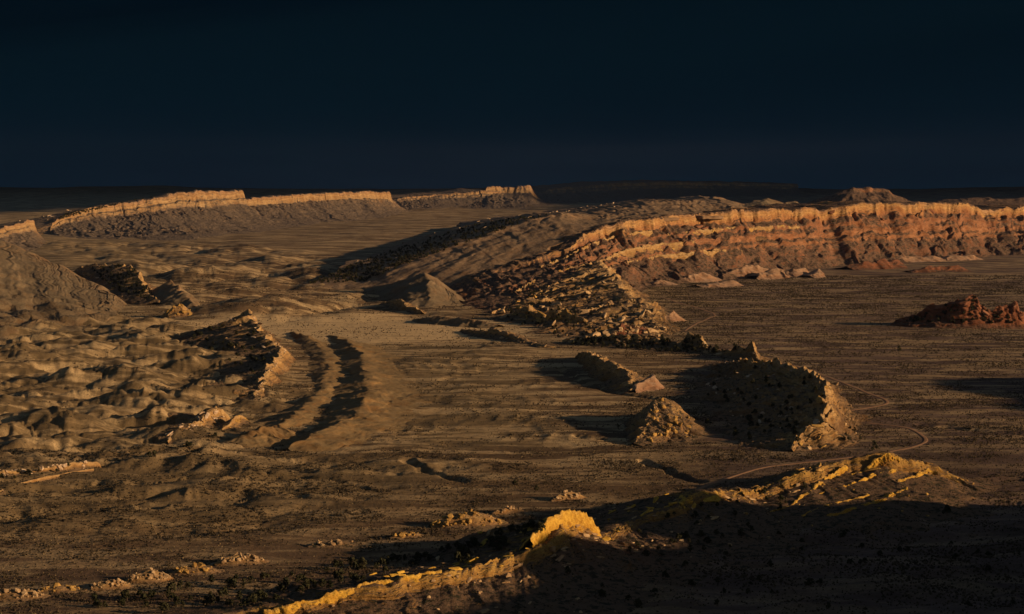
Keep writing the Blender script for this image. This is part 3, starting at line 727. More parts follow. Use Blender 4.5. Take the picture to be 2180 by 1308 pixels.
R_H3 = ridge('fin', 'pale tilted fin of rubble beside the mud mounds', 'rock fin', M_fin,
      [(352, 940, -.5, 8, 8), (385, 915, -5, 25, 16), (420, 893, -7, 30, 20), (458, 864, -11, 36, 22), (472, 868, -9, 26, 18), (492, 890, -.5, 10, 8)],
      PL=P_DIP, PR=P_FIN, ns=150, nl=50, nr=50, ledge=1, ledge_l=2.5, rough=1.8, rough_l=6, jag=1.6, jag_l=7, wob=3, seed=68, sm=3)
R_H4 = ridge('fin', 'small yellow fin next to the pale rubble fin', 'rock fin', M_fin,
      [(474, 914, -.5, 6, 6), (495, 891, -6, 14, 11), (512, 880, -7, 14, 11), (526, 896, -.5, 8, 6)],
      PL=P_DIP, PR=P_FIN, ns=80, nl=24, nr=30, rough=1.3, rough_l=5, jag=1.2, jag_l=6, wob=2, seed=70, sm=2)
# ---- left hillside and outcrops
R_J = ridge('hillside', 'grey fluted shale hillside descending from the picture edge', 'hillside', M_shale,
      [(-320, 430, 590, 150, (-300, 700)), (-120, 470, 600, 130, (-60, 712)), (0, 511, 606, 110, (60, 715)), (60, 535, 612, 90, (120, 712)), (120, 562, 620, 70, (180, 702)), (180, 592, 630, 50, (225, 690)), (215, 612, 638, 40, (250, 680)), (245, 634, 645, 20, (262, 668)), (262, 650, 652, 10, (266, 660))],
      PL=P_ROUND, PR=[(0, 1), (.25, .70), (.5, .38), (.75, .15), (1, 0)], ns=300, nl=20, nr=130, gully=3.2, gully_l=40, rough=.4, rough_l=20, jag=1., wob=8, hump=.06, spur=.15, spur_l=160., rflat=.3, seed=73)
R_K1 = ridge('hogback', 'dark scrubby outcrop between the shale hillside and the grass', 'hogback', M_fin,
      [(335, 645, 650, 20, 20), (312, 612, 640, 70, 30), (275, 566, 618, 100, 40), (255, 562, 612, 90, 40), (215, 560, 606, 70, 40), (185, 566, 602, 40, 30), (150, 575, 598, 20, 20)],
      PL=P_DIP, PR=P_FIN, ns=180, nl=50, nr=50, ledge=1.5, rough=3, rough_l=12, jag=2, jag_l=12, wob=5, seed=76)
R_K2 = ridge('hill', 'round mound with a black shadow on its near side', 'hill', M_shale,
      [(415, 652, 656, 20, 15), (390, 625, 648, 45, 30), (366, 600, 640, 60, 35), (350, 606, 634, 50, 35), (335, 622, 630, 20, 20)],
      PL=P_ROUND, PR=P_ROUND, ns=120, nl=40, nr=40, gully=2, rough=1.2, rough_l=12, jag=.6, wob=3, seed=79)
R_K3 = ridge('outcrop', 'little golden cone of rubble on the left plain', 'outcrop', M_fin,
      [(345, 672, 675, 12, 15), (365, 655, 675, 20, 25), (382, 645, 674, 25, 28), (400, 658, 674, 20, 22), (415, 672, 674, 10, 12)],
      PL=P_ROUND, PR=P_STRAIGHT, ns=90, nl=20, nr=40, rough=1.6, rough_l=7, jag=.8, wob=2, seed=81, sm=3)
R_L1 = ridge('outcrop', 'cream rock rib with dark bushes at the picture edge', 'outcrop', M_fin,
      [(-160, 1040, 1046, 15, 15), (-40, 1004, 1022, 14, 10), (20, 1000, 1016, 14, 10), (60, 1004, 1013, 10, 9), (110, 992, 1006, 10, 9), (160, 986, 1000, 9, 8), (205, 982, 993, 8, 7), (215, 990, 992, 4, 4)],
      PL=P_DIP, PR=P_FIN, ns=200, nl=24, nr=30, rough=1.2, rough_l=4, jag=1.2, jag_l=6, wob=2, seed=84, sm=3)
R_L2 = ridge('outcrop', 'thin rock line along a gully below the cream rib', 'outcrop', M_fin,
      [(-20, 1052, 1056, 6, 6), (20, 1034, 1040, 6, 5), (80, 1018, 1024, 6, 5), (140, 1006, 1011, 6, 5), (200, 998, 1001, 4, 4)],
      PL=P_DIP, PR=P_FIN, ns=140, nl=12, nr=20, rough=.8, rough_l=3, jag=.8, jag_l=5, wob=1.5, seed=86, sm=3)
# ---- the near ridge
R_M = ridge('near_ridge', 'golden topped near ridge sloping into shadow at bottom right', 'ridge', M_ridge,
      [(160, 1370, 1378, 40, (200, 1420)), (340, 1325, 1340, 45, (400, 1420)), (480, 1306, 1326, 45, (560, 1420)), (580, 1290, 1315, 50, (680, 1420)), (680, 1272, 1304, 55, (800, 1420)), (760, 1250, 1292, 60, (900, 1420)), (850, 1228, 1278, 60, (1000, 1420)), (940, 1213, 1264, 60, (1090, 1410)), (1040, 1194, 1246, 60, (1180, 1390)),
       (1110, 1165, 1226, 60, (1260, 1370)), (1160, 1120, 1202, 60, (1320, 1350)), (1190, 1096, 1184, 60, (1360, 1340)), (1215, 1088, 1174, 60, (1390, 1330)), (1258, 1106, 1162, 60, (1430, 1310)), (1275, 1132, 1156, 60, (1450, 1300)), (1350, 1108, 1136, 60, (1520, 1270)), (1440, 1072, 1112, 60, (1610, 1240)), (1500, 1047, 1096, 60, (1680, 1220)), (1556, 1035, 1082, 60, (1740, 1200)), (1620, 1045, 1070, 60, (1800, 1185)),
       (1690, 1000, 1058, 65, (1880, 1170)), (1780, 985, 1046, 70, (1960, 1150)), (1830, 982, 1042, 70, (2010, 1140)), (1890, 962, 1036, 70, (2060, 1130)), (1935, 980, 1032, 60, (2090, 1120)), (2000, 992, 1030, 50, (2130, 1110)), (2060, 1020, 1036, 30, (2150, 1100)), (2120, 1050, 1050, 20, (2180, 1090))],
      PL=P_DIP, PR=[(0, 1), (.015, .96), (.06, .62), (.12, .55), (.3, .38), (.6, .16), (1, 0)], ns=760, nl=60, nr=190, ledge=.9, ledge_l=2., flute=.9, flute_l=9, rough=2.0, rough_l=8, jag=1.5, jag_l=13, wob=5, gully=.8, gully_l=18, block=.6, seed=91, sm=3)
_bv = [BVHTree.FromObject(R_M['obj'], (bpy.context.view_layer.update(), bpy.context.evaluated_depsgraph_get())[1])]
NEAR_RIBS = [('small golden rib on the saddle of the near ridge', [(1425, 1076), (1470, 1056), (1516, 1036), (1555, 1036), (1572, 1042)], 7.),
             ('golden rib climbing to the bright square block', [(1640, 1088), (1687, 1072), (1747, 1024), (1785, 998), (1805, 992)], 8.),
             ('cream summit rib of the near ridge', [(1800, 1010), (1835, 1000), (1863, 980), (1888, 966), (1916, 976)], 8.),
             ('long amber rib below the summit of the near ridge', [(1705, 1098), (1770, 1070), (1840, 1056), (1914, 1024), (1975, 998), (1998, 1008)], 7.),
             ('short amber rib between the long rib and the summit', [(1740, 1050), (1800, 1034), (1858, 1012), (1905, 998)], 6.),
             ('lowest broken amber rib above the shade', [(1760, 1096), (1820, 1080), (1880, 1060), (1930, 1040)], 5.),
             ('dim slab rib on the dark back of the near ridge', [(1580, 1050), (1640, 1030), (1700, 1008), (1760, 990)], 6.),
             ('golden peak block rising from the near ridge', [(1128, 1150), (1150, 1128), (1168, 1108), (1190, 1096), (1218, 1090), (1246, 1098), (1262, 1110), (1276, 1134)], 17.),
             ('glowing yellow rock wall above the bottom edge', [(560, 1302), (620, 1290), (680, 1276), (760, 1254), (850, 1233), (905, 1222), (940, 1218)], 10.),
             ('duller end of the yellow rock wall', [(946, 1216), (1000, 1206), (1040, 1196), (1085, 1180), (1115, 1164)], 9.)]
_dgn = bpy.context.evaluated_depsgraph_get()
_bvm = _bv
_bv = [BVHTree.FromObject(R_F['obj'], _dgn)]
HOG_RIBS = [('broken fin at the far end of the big hogback crest', [(1585, 772), (1615, 774), (1645, 780), (1685, 792)]), ('serrated fin at the middle of the big hogback crest', [(1696, 793), (1720, 797), (1738, 802), (1752, 826)]),
            ('orange fin at the bend of the big hogback crest', [(1754, 838), (1764, 858), (1766, 872), (1758, 892)]), ('upper ledge across the shadowed hogback slope', [(1545, 802), (1590, 803), (1640, 812), (1690, 826)]),
            ('middle ledge across the shadowed hogback slope', [(1550, 850), (1610, 846), (1670, 848), (1730, 862)]), ('lower ledge across the shadowed hogback slope', [(1590, 910), (1640, 896), (1690, 890), (1735, 893)])]
for k, (lab, pp) in enumerate(HOG_RIBS):
    W = [w for w in (surface_at(*q, 4.5) for q in pp) if w]
    if len(W) < 3: continue
    ridge('rock_rib', lab, 'rock rib', M_fin, [(*w, 9, 8) for w in W], PL=P_DIP, PR=[(0, 1), (.1, .9), (.25, .5), (.5, .25), (1, 0)], ns=120, nl=24, nr=34, ledge=.8, ledge_l=2, flute=1.2, flute_l=6,
          rough=2.2, rough_l=6, jag=2.6, jag_l=9, wob=5, hump=0, block=.7, rflat=.7, drop=9., sink=2., world=True, seed=600 + k * 7, sm=2)
_bv = _bvm
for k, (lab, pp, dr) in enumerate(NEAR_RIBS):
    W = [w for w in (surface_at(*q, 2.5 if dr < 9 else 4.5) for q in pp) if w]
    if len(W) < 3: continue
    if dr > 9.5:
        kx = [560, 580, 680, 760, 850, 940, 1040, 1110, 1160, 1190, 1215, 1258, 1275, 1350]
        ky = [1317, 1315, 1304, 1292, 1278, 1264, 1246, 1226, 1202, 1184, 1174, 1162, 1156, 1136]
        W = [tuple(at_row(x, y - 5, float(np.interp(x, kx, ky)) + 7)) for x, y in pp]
    RIB.append(ridge('rock_rib', lab, 'rock rib', M_ridge if 'dull' in lab or 'dim' in lab else M_near, [(*w, 9 if dr < 9 else 16, 6 if dr < 9 else 7) for w in W], PL=P_DIP, PR=[(0, 1), (.1, .9), (.25, .5), (.5, .25), (1, 0)], ns=200, nl=26, nr=44, ledge=.6, ledge_l=1.5, flute=.8, flute_l=4,  # ribs out of the sun get the browner copy
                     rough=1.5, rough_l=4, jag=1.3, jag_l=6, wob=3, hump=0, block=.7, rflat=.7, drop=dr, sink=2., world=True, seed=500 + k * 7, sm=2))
# ---- red rocks right, off-frame plateau on the right that shades the foreground
R_O = ridge('red_rocks', 'dark red jagged rocks on the right plain', 'outcrop', M_red,
      [(1895, 690, 692, 10, 12), (1940, 668, 694, 40, 20), (1990, 652, 696, 50, 25), (2045, 640, 697, 60, 25), (2076, 629, 697, 60, 25), (2095, 648, 697, 55, 25), (2112, 662, 697, 50, 22), (2140, 652, 696, 55, 25), (2165, 645, 696, 50, 25), (2172, 672, 697, 30, 18), (2220, 660, 690, 40, 20), (2300, 670, 685, 20, 20)],
      PL=P_DIP, PR=P_FIN, ns=260, nl=50, nr=70, ledge=1.5, ledge_l=4, flute=3, flute_l=10, rough=3.2, rough_l=11, jag=2.5, jag_l=11, wob=6, seed=95, sm=3)

# ---- out-of-frame ridges at right, crests shaped so their shade covers the foreground
def shade_point(q, ceil, rp, r=200.):
    px_, py_ = .287, .958
    return (px_ * q + .958 * r, py_ * q - .287 * r, ceil + (r - rp) * math.tan(SUN_EL))
R_S = ridge('plateau', 'unseen plateau edge beside the viewer, crest shaped to shade the foreground', 'plateau', M_esc,
      [(*shade_point(q, c, rp), 160, 220) for q, c, rp in
       [(560, -6, -380), (700, -12, -350), (770, -13, -330), (810, -12, -321), (845, -8, -300), (866, 2, -293), (888, 10, -285), (915, 8, -270), (932, -4, -262), (945, -11, -256), (962, -11, -250), (975, 0, -243), (990, 14, -235), (1030, 22, -210), (1055, 18, -190), (1068, 5, -185), (1080, -8, -180), (1093, -6, -172), (1106, -18, -165), (1125, -20, -150), (1145, -26, -130), (1180, -30, -113), (1210, -36, -113), (1260, -46, -100), (1330, -70, -90), (1400, -90, -90)]],
      PL=P_STRAIGHT, PR=P_ROUND, ns=320, nl=30, nr=20, rough=1.5, rough_l=16, jag=2., jag_l=15, wob=5, world=True, seed=99, kind='structure', sm=2)
R_S2 = ridge('plateau', 'unseen rise beyond the right edge, shaped to shade the plain', 'hill', M_red,  # added out of view, crest set for shadows on the right plain
      [(*shade_point(q, c, -100, 560.), 260, 300) for q, c in
       [(1480, -120), (1530, -40), (1560, -14), (1600, -6), (1640, -12), (1690, 4), (1740, 8), (1790, 3), (1830, -16), (1880, -8), (1930, -30), (1990, -60), (2100, -130)]],
      PL=P_STRAIGHT, PR=P_ROUND, ns=160, nl=24, nr=16, rough=2, rough_l=16, jag=4, jag_l=24, wob=4, world=True, seed=103, kind='structure', sm=2)

# ---- the storm: out-of-frame deck shaped to shade far land, then a dark sky wall
def build_cloud():
    m, nt, b = nodes_of('storm_cloud'); n = N(nt)
    m2, nt2, b2 = nodes_of('rain_curtain')  # storm shade put into the wall's dark blue colour
    for nt_, b_, dif, trn in ((nt, b, (.12, .2, .3, 1), (.045, .14, .40, 1)), (nt2, b2, (.038, .18, .275, 1), (.004, .027, .054, 1))):
        b_.inputs['Base Color'].default_value = dif
        q_ = N(nt_); tr = q_.new('ShaderNodeBsdfTranslucent'); tr.inputs[0].default_value = trn   # blue glow through the cloud, tuned to light far land and wall
        ad = q_.new('ShaderNodeAddShader'); q_.lk(b_.outputs[0], ad.inputs[0]); q_.lk(tr.outputs[0], ad.inputs[1])
        q_.lk(ad.outputs[0], nt_.nodes['Material Output'].inputs[0])
    xs = np.concatenate([-np.geomspace(90000, 3200, 40), np.linspace(-3000, 3000, 140), np.geomspace(3200, 90000, 40)])
    e = np.interp(xs, [-90000, -3000, -1900, -1500, -1100, -800, -300, 250, 700, 1100, 1600, 3000, 90000], [5400, 5700, 6100, 6700, 7600, 8700, 9700, 9500, 8300, 5600, 5300, 5300, 5300])  # near edge of the deck, drawn from the wanted shadow line
    t = np.concatenate([np.linspace(0, 2000, 60)[:-1], np.geomspace(2000, 8600, 50)])
    XS = xs[None, :] + 0 * t[:, None]
    YS = e[None, :] + t[:, None] + 260 * fbm2(xs / 500., xs * 0, 4, 201)[None, :] * (t[:, None] < 3000)
    k = math.cos(SUN_EL) / math.sin(SUN_EL)
    # the deck rises with distance: z = .125 y + 900
    z = (.125 * YS + 900) / (1 - .125 * k * SUN_TO.y)
    lump = fbm2(XS / 700., YS / 700., 5, 211, mode=2) * 120
    X = XS + SUN_TO.x * k * z; Y = YS + SUN_TO.y * k * z
    Z = z + lump * np.clip((14000 - t[:, None]) / 6000, 0, 1) + 150
    # the wall
    q = np.linspace(0, 1, 60)[1:]
    wl = np.linspace(-110000, 110000, X.shape[1])
    X2 = np.broadcast_to(X[-1] * (1 - q[:, None]) + wl * q[:, None], (59, X.shape[1])) 
    Y2 = Y[-1][None, :] * (1 - q[:, None]) + 12600 * q[:, None] + np.sin(q[:, None] * math.pi) * 600
    Z2 = Z[-1][None, :] * (1 - q[:, None]) - 900 * q[:, None]
    Y2 = Y2 + np.clip(fbm2(X2 / 1500., X2 * 0, 4, 221) * 1900, -1250, 2500) * q[:, None] ** 6
    X, Y, Z = np.concatenate([X, X2]), np.concatenate([Y, Y2]), np.concatenate([Z, Z2])
    me = grid_mesh('storm_cloud', X, Y, Z)
    o = link('storm_cloud', me, m); me.materials.append(m2)
    rows = np.repeat(np.arange(X.shape[0] - 1), X.shape[1] - 1)
    me.polygons.foreach_set('material_index', (rows >= len(t) - 1).astype(np.int32))
    tag(o, 'dark storm sky wall with an unseen deck shaped to shade the far country', kind='stuff')
build_cloud()

# ------------------------------------------------------------------ dirt road
def road_material():
    m, nt, b = nodes_of('dirt_road'); n = N(nt); p = n.pos()
    c = n.mix(n.rng(n.noise(p, .3, 5, .6), .35, .65), (.20, .115, .066), (.28, .168, .098))
    n.lk(c, b.inputs['Base Color']); n.bump(n.noise(p, .8, 5), b, .3, .6)
    return m
M_road = road_material()
def road(pts, w=2.7):
    P = np.array([at_ground(*q)[:2] for q in pts])
    t = np.concatenate([[0], np.cumsum(np.linalg.norm(np.diff(P, axis=0), axis=1))])
    k = np.linspace(0, t[-1], max(40, int(t[-1] / 3)))
    Q = np.stack([np.interp(k, t, P[:, 0]), np.interp(k, t, P[:, 1])], 1)
    Q = smooth1(Q, 5)
    d = np.gradient(Q, axis=0); d /= np.linalg.norm(d, axis=1, keepdims=True)
    nn = np.stack([-d[:, 1], d[:, 0]], 1)
    offs = np.array([-.75, -.5, -.25, 0, .25, .5, .75]) * w
    lift = np.array([-.6, .22, .18, .24, .18, .22, -.6])
    wob = 1 + .3 * pn2(k / 14., k * 0, 301)
    X = Q[:, None, 0] + nn[:, None, 0] * offs * wob[:, None]
    Y = Q[:, None, 1] + nn[:, None, 1] * offs * wob[:, None]
    Z = ground_base(X, Y)[0] + lift
    o = link('road', grid_mesh('road', X, Y, Z), M_road)
    if o.data.polygons[0].normal.z < 0: o.data.flip_normals()
    return tag(o, kind='structure')
for r in ROADS: road(r)

# ------------------------------------------------------------------ slickrock, low ribs
DOMES = [([(1380, 604, 606), (1395, 596, 606), (1415, 594, 606), (1432, 602, 605)], 'lone pale rock lump near the escarpment foot'),
         ([(1440, 596, 599), (1465, 582, 598), (1492, 574, 597), (1512, 580, 596), (1530, 592, 595)], 'pale slickrock hump with a sloping left shoulder'),
         ([(1520, 588, 590), (1560, 566, 589), (1600, 556, 588), (1628, 560, 587), (1640, 578, 586)], 'largest cream slickrock whaleback below the cliffs'),
         ([(1600, 586, 592), (1630, 572, 591), (1660, 566, 590), (1668, 580, 589)], 'pink slickrock whaleback beside the cream one'),
         ([(1665, 582, 588), (1690, 567, 587), (1715, 566, 586), (1722, 578, 585)], 'rounded cream slickrock dome among the whalebacks'),
         ([(1715, 584, 590), (1735, 572, 589), (1748, 566, 588), (1755, 580, 588)], 'small split slickrock knob at the end of the whalebacks'),
         ([(1800, 566, 575), (1850, 548, 573), (1900, 545, 571), (1925, 556, 570)], 'orange slickrock shelf below the right cliffs'),
         ([(1870, 553, 560), (1930, 538, 558), (1990, 540, 557), (2010, 550, 556)], 'white slickrock band under the right cliffs'),
         ([(2000, 552, 557), (2030, 540, 556), (2065, 538, 555), (2090, 552, 554)], 'white slickrock knobs at the foot of the far right cliffs'),
         ([(1480, 606, 610), (1520, 598, 609), (1560, 592, 608), (1575, 602, 607)], 'low tawny slickrock slab in front of the whalebacks'),
         ([(1930, 576, 580), (1980, 565, 579), (2040, 562, 578), (2060, 574, 577)], 'red earth shelf on the right plain below white slickrock')]
for k, (pp, lab) in enumerate(DOMES):
    ridge('slickrock', lab, 'slickrock', M_red if 'red ' in lab or 'orange' in lab else M_pale, [(q[0], q[2] - (q[2] - q[1]) * .72, q[2], 50, 26) for q in pp],
          PL=P_ROUND, PR=P_ROUND, ns=80, nl=20, nr=36, rough=3., rough_l=16, jag=.8, jag_l=16, wob=10, ledge=1.2, ledge_l=3, hump=.6, seed=120 + k * 3, sm=9, block=.4)
R_P1 = ridge('outcrop', 'tilted white layered block by the road bend', 'outcrop', M_pale,
      [(1408, 682, 688, 8, 8), (1425, 668, 687, 14, 12), (1434, 661, 686, 16, 14), (1448, 674, 686, 12, 12), (1462, 684, 686, 6, 6)], PL=P_DIP, PR=P_STRAIGHT, ns=70, nl=24, nr=36, ledge=1, ledge_l=2, rough=.8, rough_l=6, jag=.5, wob=1, seed=161, sm=2)
R_P2 = ridge('outcrop', 'broken low dark rib crossing the valley grass', 'outcrop', M_fin,
      [(985, 700, 704, 20, 16), (1020, 704, 713, 26, 20), (1060, 700, 718, 30, 24), (1090, 712, 724, 28, 20), (1120, 728, 732, 20, 14), (1150, 732, 740, 24, 16), (1180, 738, 742, 14, 10), (1215, 742, 744, 8, 8)], PL=P_DIP, PR=P_FIN, ns=160, nl=24, nr=36, rough=2.4, rough_l=9, jag=1.8, jag_l=10, wob=6, seed=164, sm=2)
R_P3 = ridge('mud_ridge', 'dark low bank between the grass and the red flat', 'mud ridge', M_shale,
      [(880, 680, 682, 30, 12), (930, 674, 688, 40, 20), (980, 676, 692, 40, 20), (1030, 684, 695, 35, 20), (1065, 692, 697, 25, 12)], PL=P_STRAIGHT, PR=P_ROUND, ns=120, nl=30, nr=30, rough=1.5, rough_l=10, jag=.8, wob=4, gully=2, seed=167)
R_P4 = ridge('outcrop', 'dark knob with a pale edge left of the striped hill foot', 'outcrop', M_fin,
      [(805, 648, 652, 14, 10), (835, 638, 656, 30, 16), (858, 640, 660, 30, 14), (868, 652, 662, 24, 12), (885, 655, 666, 20, 12), (898, 664, 668, 8, 8)], PL=P_DIP, PR=P_FIN, ns=110, nl=30, nr=30, rough=2., rough_l=9, jag=1.2, wob=3, seed=170)
R_P5 = ridge('outcrop', 'jagged golden crags in front of the dark hogback', 'outcrop', M_fin,
      [(1090, 668, 676, 20, 16), (1118, 650, 680, 30, 24), (1135, 658, 684, 30, 22), (1160, 676, 690, 30, 22), (1185, 658, 692, 30, 24), (1200, 655, 692, 30, 24), (1225, 672, 694, 26, 20), (1250, 690, 697, 14, 12)], PL=P_DIP, PR=P_FIN, ns=170, nl=36, nr=46, ledge=1, ledge_l=3, rough=3.2, rough_l=10, jag=2.5, jag_l=10, wob=5, seed=173, sm=2)
R_P6 = ridge('outcrop', 'red and yellow rubble buttress at the hogback end', 'outcrop', M_red,
      [(1290, 712, 716, 14, 14), (1315, 690, 716, 26, 26), (1340, 688, 715, 26, 26), (1365, 694, 714, 22, 22), (1395, 708, 713, 10, 12)], PL=P_DIP, PR=P_ROUND, ns=120, nl=26, nr=46, rough=2.2, rough_l=8, jag=1.6, jag_l=9, wob=3, gully=1.5, gully_l=9, seed=176, sm=2)

# ------------------------------------------------------------------ loose rocks
def boulder_material(name, a, b_):
    m, nt, b = nodes_of(name); n = N(nt); p = n.pos()
    oi = n.new('ShaderNodeObjectInfo')
    c = n.mix(oi.outputs['Random'], a, b_)
    c = n.mix(n.rng(n.noise(p, .5, 6, .65), .35, .65), n.mix(1., c, (.6, .52, .45), 'MULTIPLY'), c)
    n.lk(c, b.inputs['Base Color']); n.bump(n.noise(p, 1.1, 7, .65), b, .5, .8)
    return m
MB_gold = boulder_material('golden_boulder', (.34, .21, .065), (.50, .32, .10))
MB_tan = boulder_material('tan_boulder', (.32, .215, .115), (.52, .38, .215))
MB_red = boulder_material('red_boulder', (.20, .09, .05), (.30, .15, .09))
MB_pale = boulder_material('pale_boulder', (.44, .32, .2), (.60, .47, .33))

def rock_mesh(name, seed, dims, mat, npts=22, box=.55):
    rg = np.random.default_rng(seed)
    v = rg.normal(size=(npts, 3)); v /= np.linalg.norm(v, axis=1, keepdims=True)
    v = np.sign(v) * np.abs(v) ** box * (.8 + .35 * rg.random((npts, 1))) * np.array(dims) * .5
    bm = bmesh.new()
    for c in v: bm.verts.new(c)
    r = bmesh.ops.convex_hull(bm, input=bm.verts)
    bmesh.ops.delete(bm, geom=[g for g in r['geom_interior'] if isinstance(g, bmesh.types.BMVert)], context='VERTS')
    me = bpy.data.meshes.new(name); bm.to_mesh(me); bm.free()
    me.polygons.foreach_set('use_smooth', [False] * len(me.polygons))
    me.materials.append(mat)
    return me
def rock_set(name, dims, mat, n=8): return [rock_mesh(name, 500 + k + int(dims[0] * 100), dims, mat) for k in range(n)]
SETS = {}
MB_amber = boulder_material('amber_boulder', (.46, .29, .05), (.68, .44, .075))
for nm, mt in (('gold', MB_gold), ('amber', MB_amber), ('tan', MB_tan), ('red', MB_red), ('pale', MB_pale)):
    SETS['boulder', nm] = rock_set('boulder', (1., .85, .75), mt)
    SETS['slab', nm] = rock_set('slab', (1., .42, .2), mt)

def scatter_on(R, n, kind, col, size, s_rng=(0, 1), u_rng=(0., .5), tilt=.25, seed=0, lift=.1):
    """rocks lying in the beds of a ridge: parts of that ridge. u: 0 crest .. 1 foot on the sunny side, negative on the dip slope"""
    rg = np.random.default_rng(seed + 900)
    X, Y, Z, nl = R['X'], R['Y'], R['Z'], R['nl']
    ns, nc = X.shape
    nr = nc - nl
    for k in range(n):
        i = int(np.clip(rg.uniform(*s_rng) * ns, 2, ns - 3))
        u = rg.uniform(*u_rng)
        j = int(nl + u * (nr - 3)) if u >= 0 else int(nl + u * (nl - 3))
        j = int(np.clip(j, 2, nc - 3))
        p = Vector((X[i, j], Y[i, j], Z[i, j]))
        if Z[i, j] < .5: continue
        a = Vector((X[i + 2, j] - X[i - 2, j], Y[i + 2, j] - Y[i - 2, j], Z[i + 2, j] - Z[i - 2, j])).normalized()
        c = Vector((X[i, j + 2] - X[i, j - 2], Y[i, j + 2] - Y[i, j - 2], Z[i, j + 2] - Z[i, j - 2])).normalized()
        nn = c.cross(a).normalized()
        if nn.z < 0: nn = -nn
        a = (a + Vector(rg.normal(size=3)) * tilt * .6).normalized()
        nn = (nn + Vector(rg.normal(size=3)) * tilt + Vector((-.25, 0, .2))).normalized()
        b = nn.cross(a).normalized(); nn = a.cross(b)
        sc = size[0] * (size[1] / size[0]) ** (rg.random() ** 1.8)
        me = SETS[kind, col][rg.integers(8)]
        o = bpy.data.objects.new(kind, me); COL.objects.link(o)
        M = Matrix((a, b, nn)).transposed().to_4x4()
        sv = Vector((sc * rg.uniform(.8, 1.3), sc * rg.uniform(.8, 1.3), sc * rg.uniform(.7, 1.4)))
        o.matrix_world = Matrix.Translation(p + nn * sc * lift * .5) @ M @ Matrix.Diagonal(sv).to_4x4()
        o.parent = R['obj']

scatter_on(R_M, 34, 'slab', 'gold', (3, 9), (.74, .97), (-.25, .3), seed=1, tilt=.12)
scatter_on(R_M, 60, 'slab', 'tan', (2, 6), (.3, .8), (-.9, -.05), seed=101, tilt=.12)
scatter_on(R_M, 70, 'boulder', 'gold', (.8, 2.6), (.72, .98), (-.2, .8), seed=2)
scatter_on(R_M, 45, 'slab', 'amber', (3, 11), (.50, .72), (-.6, .25), seed=3)
scatter_on(R_M, 30, 'slab', 'amber', (3, 10), (.28, .5), (-.7, .12), seed=4)
scatter_on(R_M, 70, 'boulder', 'tan', (1., 3.2), (.1, .75), (.12, .9), seed=5)
scatter_on(R_M, 60, 'slab', 'tan', (2.5, 8.), (.3, .8), (.12, .6), seed=102, tilt=.15)
scatter_on(R_F, 70, 'slab', 'gold', (3, 12), (.02, .95), (-.12, .6), seed=6)
scatter_on(R_F, 50, 'boulder', 'tan', (2, 5), (.02, .95), (.1, .95), seed=7)
scatter_on(R_F, 110, 'slab', 'pale', (2.5, 9), (.08, 1), (-.85, 0), seed=8, tilt=.15)
scatter_on(R_F, 60, 'boulder', 'tan', (1.5, 4), (.08, 1), (-.9, 0), seed=81)
scatter_on(R_E1, 120, 'slab', 'tan', (8, 30), (.02, 1), (-.95, .05), seed=9, tilt=.15)
scatter_on(R_E1, 40, 'boulder', 'tan', (4, 9), (0, 1), (-.9, .5), seed=10)
scatter_on(R_E2, 60, 'slab', 'tan', (4, 13), (0, 1), (-.4, .7), seed=11)
for k, R in enumerate(RIB[:8]): scatter_on(R, 26, 'slab', 'tan' if k % 2 else 'gold', (6, 20), (.03, .97), (-.5, .5), seed=60 + k, tilt=.08, lift=-.02)
scatter_on(R_B, 40, 'slab', 'red', (8, 20), (.3, .98), (.05, .75), seed=13, tilt=.06, lift=-.04)
scatter_on(R_C, 90, 'slab', 'pale', (6, 20), (.15, .9), (-.9, .0), seed=14, tilt=.15)
scatter_on(R_A1, 90, 'slab', 'pale', (8, 26), (.05, .8), (-.9, -.05), seed=15)
scatter_on(R_G2, 45, 'boulder', 'gold', (2, 6), (.1, .8), (0, .8), seed=17)
scatter_on(R_G1, 30, 'boulder', 'tan', (2, 6), (.1, .9), (-.1, .8), seed=18)
scatter_on(R_H1, 45, 'slab', 'pale', (3, 10), (.05, .75), (-.25, .4), seed=19)
scatter_on(R_H1, 30, 'boulder', 'tan', (2, 5), (.05, .95), (-.9, .8), seed=20)
scatter_on(R_H2, 45, 'slab', 'pale', (2.5, 8), (.05, .95), (-.12, .35), seed=21)
scatter_on(R_H3, 70, 'slab', 'pale', (2.5, 8), (.05, .95), (-.3, .6), seed=22)
scatter_on(R_H4, 20, 'slab', 'gold', (2, 6), (.05, .95), (-.2, .6), seed=23)
scatter_on(R_K1, 50, 'slab', 'tan', (4, 14), (.05, .95), (-.7, .6), seed=24)
scatter_on(R_K3, 30, 'boulder', 'gold', (2, 5), (.1, .9), (-.2, .8), seed=25)
scatter_on(R_L1, 90, 'boulder', 'pale', (1.2, 4), (.1, .98), (-.6, .8), seed=26)
scatter_on(R_L2, 40, 'boulder', 'tan', (.8, 2.2), (.1, .98), (-.6, .8), seed=27)
scatter_on(R_O, 45, 'slab', 'red', (5, 16), (.05, .8), (-.8, .3), seed=28)
scatter_on(R_P2, 40, 'slab', 'tan', (4, 10), (.05, .95), (-.3, .6), seed=29)
scatter_on(R_P5, 40, 'slab', 'gold', (5, 14), (.05, .95), (-.3, .6), seed=30)
scatter_on(R_P6, 50, 'boulder', 'tan', (3, 7), (.1, .95), (-.1, .9), seed=31)

